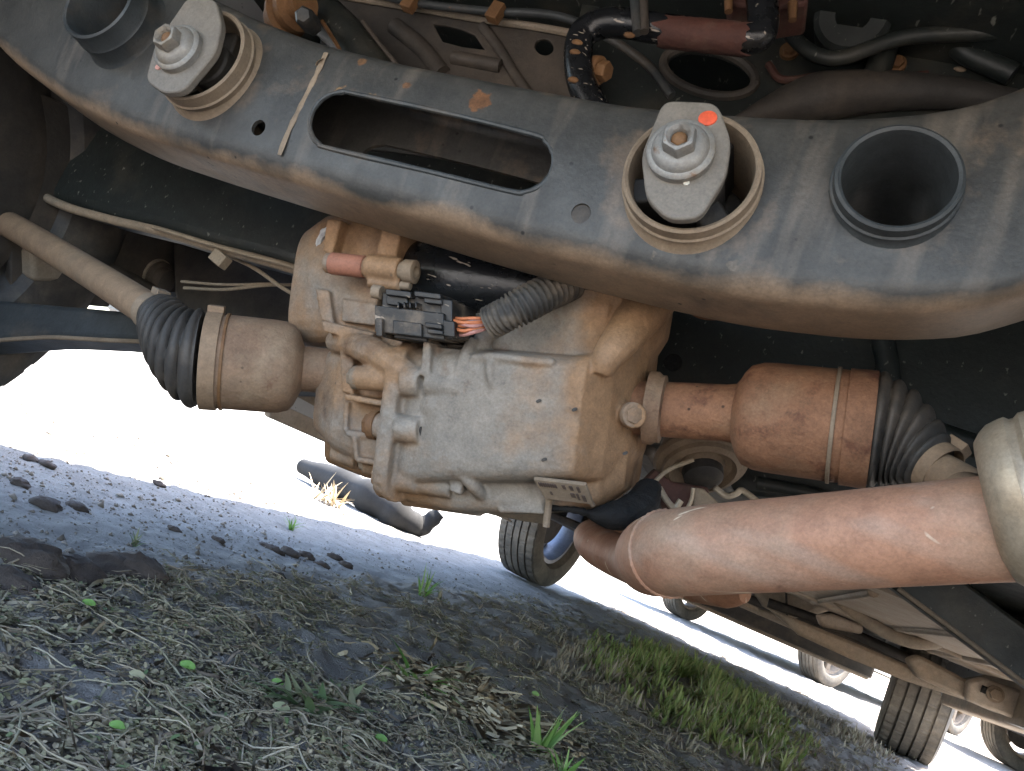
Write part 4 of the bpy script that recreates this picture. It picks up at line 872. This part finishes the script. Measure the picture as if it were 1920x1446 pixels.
# dark lump with upturned end, added in place of a ground shadow
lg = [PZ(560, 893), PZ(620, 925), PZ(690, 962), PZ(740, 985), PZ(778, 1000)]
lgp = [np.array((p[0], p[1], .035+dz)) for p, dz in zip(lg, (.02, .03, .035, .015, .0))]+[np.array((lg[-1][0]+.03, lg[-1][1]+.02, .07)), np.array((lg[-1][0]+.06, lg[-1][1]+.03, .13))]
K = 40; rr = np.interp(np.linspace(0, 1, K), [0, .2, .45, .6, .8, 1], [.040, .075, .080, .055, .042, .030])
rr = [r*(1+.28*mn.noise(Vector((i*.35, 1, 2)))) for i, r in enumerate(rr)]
lo = obj('shadow_lump', MB().tube(smooth_path(lgp, K), rr, 20), 'shadow_dark', None, label='dark lump with upturned end standing in for a shadow on the sunlit track', cat='shadow_lump')

# ================================================================== PLANTS, LITTER AND CLODS
def leafmat(name, cols, rough=.7, trans=.0):
    m = bpy.data.materials.new(name); m.use_nodes = True; t = m.node_tree; L = t.links.new; b = t.nodes['Principled BSDF']
    at = _n(t, 'ShaderNodeAttribute'); at.attribute_name = 'vary'; cr = _n(t, 'ShaderNodeValToRGB'); L(at.outputs['Fac'], cr.inputs[0])
    el = cr.color_ramp.elements
    while len(el) < len(cols): el.new(.5)
    for i, c in enumerate(cols): el[i].position = i/(len(cols)-1); el[i].color = (*c, 1)
    L(cr.outputs[0], b.inputs['Base Color']); b.inputs['Roughness'].default_value = rough; b.inputs['Specular IOR Level'].default_value = .25
    if trans:
        tr = _n(t, 'ShaderNodeBsdfTranslucent'); L(cr.outputs[0], tr.inputs[0]); mx = _n(t, 'ShaderNodeMixShader'); mx.inputs[0].default_value = trans
        L(b.outputs[0], mx.inputs[1]); L(tr.outputs[0], mx.inputs[2]); L(mx.outputs[0], t.nodes['Material Output'].inputs[0])
    MAT[name] = m
leafmat('dry_litter', [(.13, .098, .07), (.21, .165, .118), (.29, .235, .165), (.22, .195, .125), (.40, .33, .235), (.18, .125, .09)], .85)
leafmat('stem_leaf', [(.18, .14, .095), (.30, .235, .155), (.25, .23, .125), (.40, .32, .21), (.23, .22, .11), (.31, .22, .145)], .85)
leafmat('straw', [(.28, .205, .12), (.44, .345, .215), (.55, .45, .31)], .7)
leafmat('green_leaf', [(.10, .20, .04), (.17, .30, .07), (.27, .37, .12)], .5, .3)
leafmat('patch_leaf', [(.10, .14, .04), (.17, .22, .06), (.25, .27, .09), (.22, .18, .09), (.16, .21, .06)], .6, .3)
leafmat('weed_leaf', [(.10, .15, .06), (.17, .21, .10), (.26, .26, .14), (.28, .23, .16)], .65, .2)
leafmat('soil_clod', [(.10, .078, .06), (.17, .14, .11), (.26, .225, .19)], .95)
def stuff_mesh(name, V, F, vary, mat, parent=None, off=None, **k):
    me = bpy.data.meshes.new(name); V = np.asarray(V, float); off = np.zeros(3) if off is None else off
    F = np.asarray(F, np.int32); n = F.shape[1]
    me.vertices.add(len(V)); me.vertices.foreach_set('co', (V-off).ravel()); me.loops.add(F.size); me.loops.foreach_set('vertex_index', F.ravel())
    me.polygons.add(len(F)); me.polygons.foreach_set('loop_start', np.arange(0, F.size, n, dtype=np.int32)); me.update(calc_edges=True)
    me.polygons.foreach_set('use_smooth', [True]*len(F))
    a = me.attributes.new('vary', 'FLOAT', 'POINT'); a.data.foreach_set('value', np.asarray(vary, np.float32))
    me.materials.append(MAT[mat]); o = bpy.data.objects.new(name, me); COL.objects.link(o); o.location = off
    return finish(o, parent, **k)
def twigs(n, pos, length, radius, yaw, pitch, curl, lump, vary, seg=5, sides=3, z0=.0):
    """many thin bent stalks as one array: pos (n,2)"""
    t = np.linspace(0, 1, seg+1)[None, :]; L_ = length[:, None]
    ang = yaw[:, None]+curl[:, None]*(t-.5)
    dx = np.cos(ang)*L_/seg; dy = np.sin(ang)*L_/seg
    X = pos[:, 0:1]+np.cumsum(dx, 1)-dx[:, :1]-dx.sum(1, keepdims=True)/2*0; Y = pos[:, 1:2]+np.cumsum(dy, 1)-dy[:, :1]
    gz = ground_z(X, Y); Z = gz+z0[:, None]+np.sin(pitch)[:, None]*L_*t*(1-.35*t)+radius[:, None]*.3
    R_ = radius[:, None]*np.clip(np.sin(math.pi*(.12+.86*t))**.6, .1, 1)*(1+lump[:, None]*rng.uniform(-1, 1, (n, seg+1)))
    V = np.empty((n, seg+1, sides, 3)); nx, ny = -np.sin(ang), np.cos(ang)
    for s_ in range(sides):
        q = 2*math.pi*s_/sides+.5
        V[:, :, s_, 0] = X+nx*R_*math.cos(q); V[:, :, s_, 1] = Y+ny*R_*math.cos(q); V[:, :, s_, 2] = Z+R_*math.sin(q)
    base = (np.arange(n)*(seg+1)*sides)[:, None, None]; i = np.arange(seg)[None, :, None]*sides; j = np.arange(sides)[None, None, :]; k = (j+1) % sides
    F = np.stack([base+i+j, base+i+k, base+i+sides+k, base+i+sides+j], -1).reshape(-1, 4)
    return V.reshape(-1, 3), F, np.repeat(vary, (seg+1)*sides)
def strip_pos(n, xa=-.72, xb=.95, ymin=.22, ymax=5.0, pw=1.55):
    """points over the unmown middle strip, denser where the camera side is near"""
    out = []
    while len(out) < n:
        y = ymin*(ymax/ymin)**rng.uniform(0, 1, n*3)**pw if False else (ymin**(-.9)+(ymax**(-.9)-ymin**(-.9))*rng.uniform(0, 1, n*3))**(-1/.9)
        x = rng.uniform(xa, xb, n*3)
        w = sstep(-.80, -.62, x+.05*np.sin(y*7)+rng.normal(0, .05, n*3)); clump = np.array([mn.noise(Vector((a*6, b*6, .3))) for a, b in zip(x, y)])
        ok = rng.uniform(0, 1, n*3) < w*np.clip(.62+.9*clump, .08, 1)
        out += list(zip(x[ok], y[ok]))
    return np.array(out[:n])
n = 12000; ps = strip_pos(n)
V1 = twigs(n, ps, rng.gamma(2.2, .010, n)+.006, rng.uniform(.0005, .0019, n), rng.uniform(0, 6.28, n), np.abs(rng.normal(0, .16, n)), rng.normal(0, .35, n), np.full(n, .25), rng.uniform(0, 1, n), sides=2, z0=rng.uniform(0, .008, n))
n2 = 9000; ps = strip_pos(n2, xb=.6); strip_stem = ps; ya2 = rng.uniform(0, 6.28, n2); le2 = rng.uniform(.02, .075, n2)
V2 = twigs(n2, ps, le2, rng.uniform(.0004, .0011, n2), ya2, np.abs(rng.normal(0, .14, n2)), rng.normal(0, .4, n2), np.full(n2, .4), rng.uniform(.2, .85, n2), seg=6, sides=4, z0=rng.uniform(0, .006, n2))
def cat(parts):
    V, F, A, b = [], [], [], 0
    for v, f, a in parts: V.append(v); F.append(f+b); A.append(a); b += len(v)
    return np.vstack(V), np.vstack(F), np.concatenate(A)
stuff_mesh('dry_weed_litter', *cat([V1, V2]), 'dry_litter', kind='stuff', label='matted dry weed stalks and litter covering the shaded soil', cat='litter')
# crumpled small leaves among the litter
def leaves(n, pos, size, vary, lift, asp=.55):
    yaw = rng.uniform(0, 6.28, n); tl = rng.normal(0, .5, n); c, s_ = np.cos(yaw), np.sin(yaw)
    z = ground_z(pos[:, 0], pos[:, 1])+lift
    V = np.empty((n, 6, 3)); loc = [(-1, 0, 0), (-.3, -asp, .18), (.5, -asp*.8, .15), (1, 0, -.05), (.5, asp*.8, .2), (-.3, asp, .12)]
    for k, (a, b, h) in enumerate(loc):
        V[:, k, 0] = pos[:, 0]+size*(a*c-b*s_); V[:, k, 1] = pos[:, 1]+size*(a*s_+b*c); V[:, k, 2] = z+size*(h+tl*a*.6+rng.normal(0, .12, n))
    b_ = (np.arange(n)*6)[:, None]; F = np.concatenate([b_+np.array([[0, 1, 2, 3]]), b_+np.array([[0, 3, 4, 5]])], 0)
    return V.reshape(-1, 3), F, np.repeat(vary, 6)
n3 = 8000; ps = strip_pos(n3); lv3 = rng.uniform(0, 1, n3)
# leaflets crowded along the fuzzy stems
kk = 22; tt = rng.uniform(0, 1, (n2, kk)); jx = rng.normal(0, .0022, (n2, kk)); jy = rng.normal(0, .0022, (n2, kk))
lp_ = np.stack([(strip_stem[:, 0:1]+np.cos(ya2)[:, None]*le2[:, None]*tt+jx).ravel(), (strip_stem[:, 1:2]+np.sin(ya2)[:, None]*le2[:, None]*tt+jy).ravel()], 1)
lvv = np.repeat(rng.uniform(0, 1, n2), kk)*.8+rng.uniform(0, .2, n2*kk)
stuff_mesh('fuzzy_stem_leaves', *leaves(n2*kk, lp_, rng.uniform(.0014, .0040, n2*kk), lvv, rng.uniform(.001, .008, n2*kk)), 'stem_leaf', kind='stuff', label='crumbly dried leaflets clinging to the flattened stems', cat='litter')
stuff_mesh('small_leaf_litter', *leaves(n3, ps, rng.uniform(.0012, .0038, n3), rng.uniform(0, 1, n3), rng.uniform(.001, .012, n3)), 'weed_leaf', kind='stuff', label='tiny grey green leaves scattered through the dry litter', cat='litter')
# crumbs of soil on the bare track
n4 = 30000; px_ = np.concatenate([rng.uniform(-2.0, -.55, n4//2), rng.uniform(-.75, .6, n4//2)]); py_ = .25+rng.gamma(1.6, .75, n4); cl = np.array([mn.noise(Vector((a*4, b*2, 7.7))) for a, b in zip(px_, py_)]); kp = rng.uniform(0, 1, n4) < np.clip(.45+1.3*cl, .05, 1); px_, py_ = px_[kp], py_[kp]; n4 = len(px_)
sz = np.minimum(rng.gamma(1.0, .0013, n4)+.0009, .011); oc = np.array([(1, 0, 0), (0, 1, 0), (-1, 0, 0), (0, -1, 0), (0, 0, .8), (0, 0, -.6)])
V = np.stack([px_, py_, ground_z(px_, py_)+sz*.15], 1)[:, None, :]+sz[:, None, None]*oc[None]*rng.uniform(.55, 1.2, (n4, 6, 1)); b_ = (np.arange(n4)*6)[:, None]
F = np.concatenate([b_+np.array([f]) for f in ((0, 1, 4), (1, 2, 4), (2, 3, 4), (3, 0, 4), (1, 0, 5), (2, 1, 5), (3, 2, 5), (0, 3, 5))], 0)
stuff_mesh('soil_crumbs', V.reshape(-1, 3), F, np.repeat(rng.uniform(0, 1, n4), 6), 'soil_clod', kind='stuff', label='dark soil crumbs strewn over the bare wheel track', cat='soil')
# single clods
def clod(p, r, seed, label=None, sq=(1.5, 1.0, .6)):
    mb_ = MB(); c = np.array((p[0], p[1], float(ground_z(np.array(p[0]), np.array(p[1])))+r*.25)); mb_.ball((0, 0, 0), r, 18, 12, sq)
    vs = []
    for v in mb_.v:
        q = Vector(v)/r; d = 1+.35*mn.fractal(q*1.6+Vector((seed, 0, 0)), 1, 2, 4); vs.append(tuple(np.array(v)*d+c))
    mb_.v = vs; o = obj('soil_clod', mb_, 'clod', None, label or 'brown crumbly soil clod on the pale wheel track', 'clod', 'soil clods on the wheel track', ang=180)
    o.data.transform(Matrix.Translation(Vector(-c))); o.location = Vector(c)
    return o
MAT['clod'] = grime('clod', (.085, .06, .045), (.055, .04, .032), rough=.95, bump=1.0, fine=400)
for i, (x, y, r) in enumerate([(90, 942, .018), (146, 946, .013), (40, 905, .012), (520, 1085, .012), (515, 1028, .016), (545, 1036, .017), (575, 1043, .014), (630, 1040, .014), (605, 1060, .012), (410, 1010, .010), (650, 1058, .012), (60, 858, .012), (90, 872, .012), (300, 905, .012), (330, 990, .009), (500, 1020, .011)]):
    clod(PZ(x, y), r, 1.7+i*2.3)
for i, (x, y, r) in enumerate([(40, 1075, .03), (130, 1085, .026), (215, 1075, .028), (255, 1090, .024), (75, 1050, .022), (20, 1110, .02)]):
    clod(PZ(x, y), r, 60+i*3.1, 'large dark earth lump at the edge of the matted weeds')
# grass tufts with blades
def blade_mesh(base, blades, mat, V, F, A, w0=.0035, vary=None):
    for (yaw, L_, lean, droop, wv) in blades:
        S = 6; b = len(V); d = np.array([math.cos(yaw), math.sin(yaw), 0]); e = np.array([-d[1], d[0], 0]); va = rnd.random()
        for i in range(S+1):
            t = i/S; c = base+d*L_*(math.sin(lean)*t+.35*droop*t*t)+np.array([0, 0, L_*(math.cos(lean)*t-droop*.55*t*t)])
            w = wv*(1-t**1.6)*(.55+.9*min(t*3, 1)*.5)+.0002
            V.append(c-e*w+np.array([0, 0, w*.35])); V.append(c); V.append(c+e*w+np.array([0, 0, w*.35])); A += [va]*3
        for i in range(S):
            k = b+i*3; F.append((k, k+1, k+4, k+3)); F.append((k+1, k+2, k+5, k+4))
def tuft(px, nb, L_, label, mat='green_leaf', w=.003, lean=(.1, .8), droop=(.1, .6), spread=.006, name='grass_tuft', group=None):
    p = PZ(*px); z = float(ground_z(np.array(p[0]), np.array(p[1]))); c = np.array((p[0], p[1], z)); V, F, A = [], [], []
    for k in range(nb):
        bs = c+np.array((rnd.uniform(-spread, spread), rnd.uniform(-spread, spread), -.003))
        blade_mesh(bs, [(rnd.uniform(0, 6.28), L_*rnd.uniform(.6, 1.15), rnd.uniform(*lean), rnd.uniform(*droop), w*rnd.uniform(.7, 1.2))], mat, V, F, A)
    return stuff_mesh(name, V, F, A, mat, None, c, label=label, cat='grass', group=group)
tuft((790, 1122), 18, .085, 'small bright green grass tuft on the bare track edge')
tuft((772, 1290), 16, .095, 'broad bladed green grass tuft beside the straw', w=.0055, lean=(.5, 1.2), droop=(.3, .9))
tuft((1008, 1414), 10, .078, 'upright light green seedling shoots by the straw', w=.0062, lean=(.05, .6), droop=(.0, .3))
tuft((1046, 1470), 6, .05, 'few green shoots beside the dark soil', w=.004)
tuft((550, 985), 14, .05, 'small green weed on the sunlit track edge', w=.003)
tuft((612, 940), 34, .13, 'sunlit leafy weed in front of the dark shadow lump', w=.007, lean=(.1, 1.2), spread=.06, mat='straw')
tuft((255, 1015), 12, .03, 'tiny yellow green weed on the pale track', w=.002, mat='weed_leaf')
tuft((820, 1135), 10, .035, 'low dark green weed below the bright tuft', w=.0025, mat='weed_leaf')
tuft((560, 1335), 30, .042, 'low broad leaved green weed among dry stalks', w=.006, lean=(.7, 1.4), spread=.02, mat='weed_leaf')
tuft((640, 1330), 26, .042, 'broad leaved green weed touching the straw', w=.006, lean=(.7, 1.4), spread=.018, mat='weed_leaf')
tuft((870, 1275), 14, .04, 'small clover like weed right of the grass blades', w=.004, mat='weed_leaf', lean=(.5, 1.2))
# loose straw pile
n5 = 620; c = PZ(850, 1315); ps = np.stack([c[0]+rng.normal(0, .055, n5), c[1]+rng.normal(0, .05, n5)], 1)
stuff_mesh('straw', *twigs(n5, ps, rng.uniform(.02, .07, n5), rng.uniform(.0010, .0032, n5), rng.normal(.6, .9, n5), np.abs(rng.normal(0, .15, n5)), rng.normal(0, .4, n5), np.full(n5, .15), rng.uniform(0, 1, n5), sides=2, z0=rng.uniform(.002, .012, n5)), 'straw', kind='stuff', label='loose pile of pale dry straw', cat='straw')
# weed patch near the front wheel
def patch(cx, cy, rx, ry, nn, L_, label, mat, w, name):
    V, F, A = [], [], []
    for k in range(nn):
        a, r = rnd.uniform(0, 6.28), math.sqrt(rnd.random()); x, y = cx+rx*r*math.cos(a)+rnd.gauss(0, .03), cy+ry*r*math.sin(a)+rnd.gauss(0, .03)
        cn_ = mn.noise(Vector((x*9, y*5, 4.2)))
        if rnd.random() > .45+1.1*cn_: continue
        h = L_*(1.15-.6*r)*rnd.uniform(.5, 1.2)*(1+.5*cn_); z = float(ground_z(np.array(x), np.array(y)))-.003
        for q in range(3): blade_mesh(np.array((x, y, z)), [(rnd.uniform(0, 6.28), h*rnd.uniform(.5, 1), rnd.uniform(0, .9), rnd.uniform(0, .6), w*rnd.uniform(.6, 1.3))], mat, V, F, A)
    stuff_mesh(name, V, F, A, mat, None, np.array((cx, cy, 0.)), label=label, cat='weeds', kind='stuff')
patch(-.03, 2.45, .30, .85, 4600, .075, 'dense green weed patch on the middle strip', 'patch_leaf', .0042, 'weed_patch')
patch(-.08, 2.75, .25, .40, 1100, .09, 'bright green weeds at the heart of the patch', 'patch_leaf', .005, 'weed_patch')
patch(.42, 3.2, .22, .35, 900, .06, 'dry pale weeds before the right front wheel', 'dry_litter', .003, 'dry_weeds')
patch(-.30, 1.9, .20, .45, 800, .05, 'sparse dry weeds along the middle strip', 'dry_litter', .0022, 'dry_weeds')
patch(.0, 2.2, .35, .8, 1500, .06, 'brown weed stubble on the middle strip', 'dry_litter', .0022, 'dry_weeds')
# single fallen leaves
for i, (x, y, r, lab, mt) in enumerate([(152, 1160, .006, 'round yellow green leaf on dark litter', 'green_leaf'), (340, 1272, .007, 'pale green oval leaf amid grey stalks', 'green_leaf'), (205, 1392, .0055, 'yellow leaf on the fuzzy dry stems', 'green_leaf'), (512, 1298, .006, 'yellow green leaf above the broad leaved weed', 'green_leaf'), (516, 1352, .008, 'dull green oval leaf beside the bare black soil', 'weed_leaf'), (998, 1316, .006, 'lone round green leaf on bare soil', 'green_leaf'), (240, 1300, .006, 'bluish grey oval leaf on litter', 'weed_leaf'), (708, 1400, .006, 'small yellow leaf on the stalk tip', 'green_leaf')]):
    p = PZ(x, y); z = float(ground_z(np.array(p[0]), np.array(p[1])))+.010; c = np.array((p[0], p[1], z)); V, F = [c], []
    nrm = unit(CPOS-c+np.array((0, 0, .25))); _, u, v = frame(nrm)
    for k in range(14):
        a = 2*math.pi*k/14; V.append(c+u*r*(.95*math.cos(a)+.12*math.cos(3*a))+v*r*.55*math.sin(a)-nrm*r*(.22*math.cos(2*a)-.15*math.sin(3*a)))
    V += [c+u*r*.9-nrm*.0005, c+u*r*.9+v*.0006-nrm*.0005, c+u*r*1.9-np.array((0, 0, .012))]
    F = [(0, 1+k, 1+(k+1) % 14) for k in range(14)]+[(15, 16, 17)]
    stuff_mesh('leaf', V, F, [.3+.09*(i % 7)]*len(V), mt, None, c, label=lab, cat='leaf')
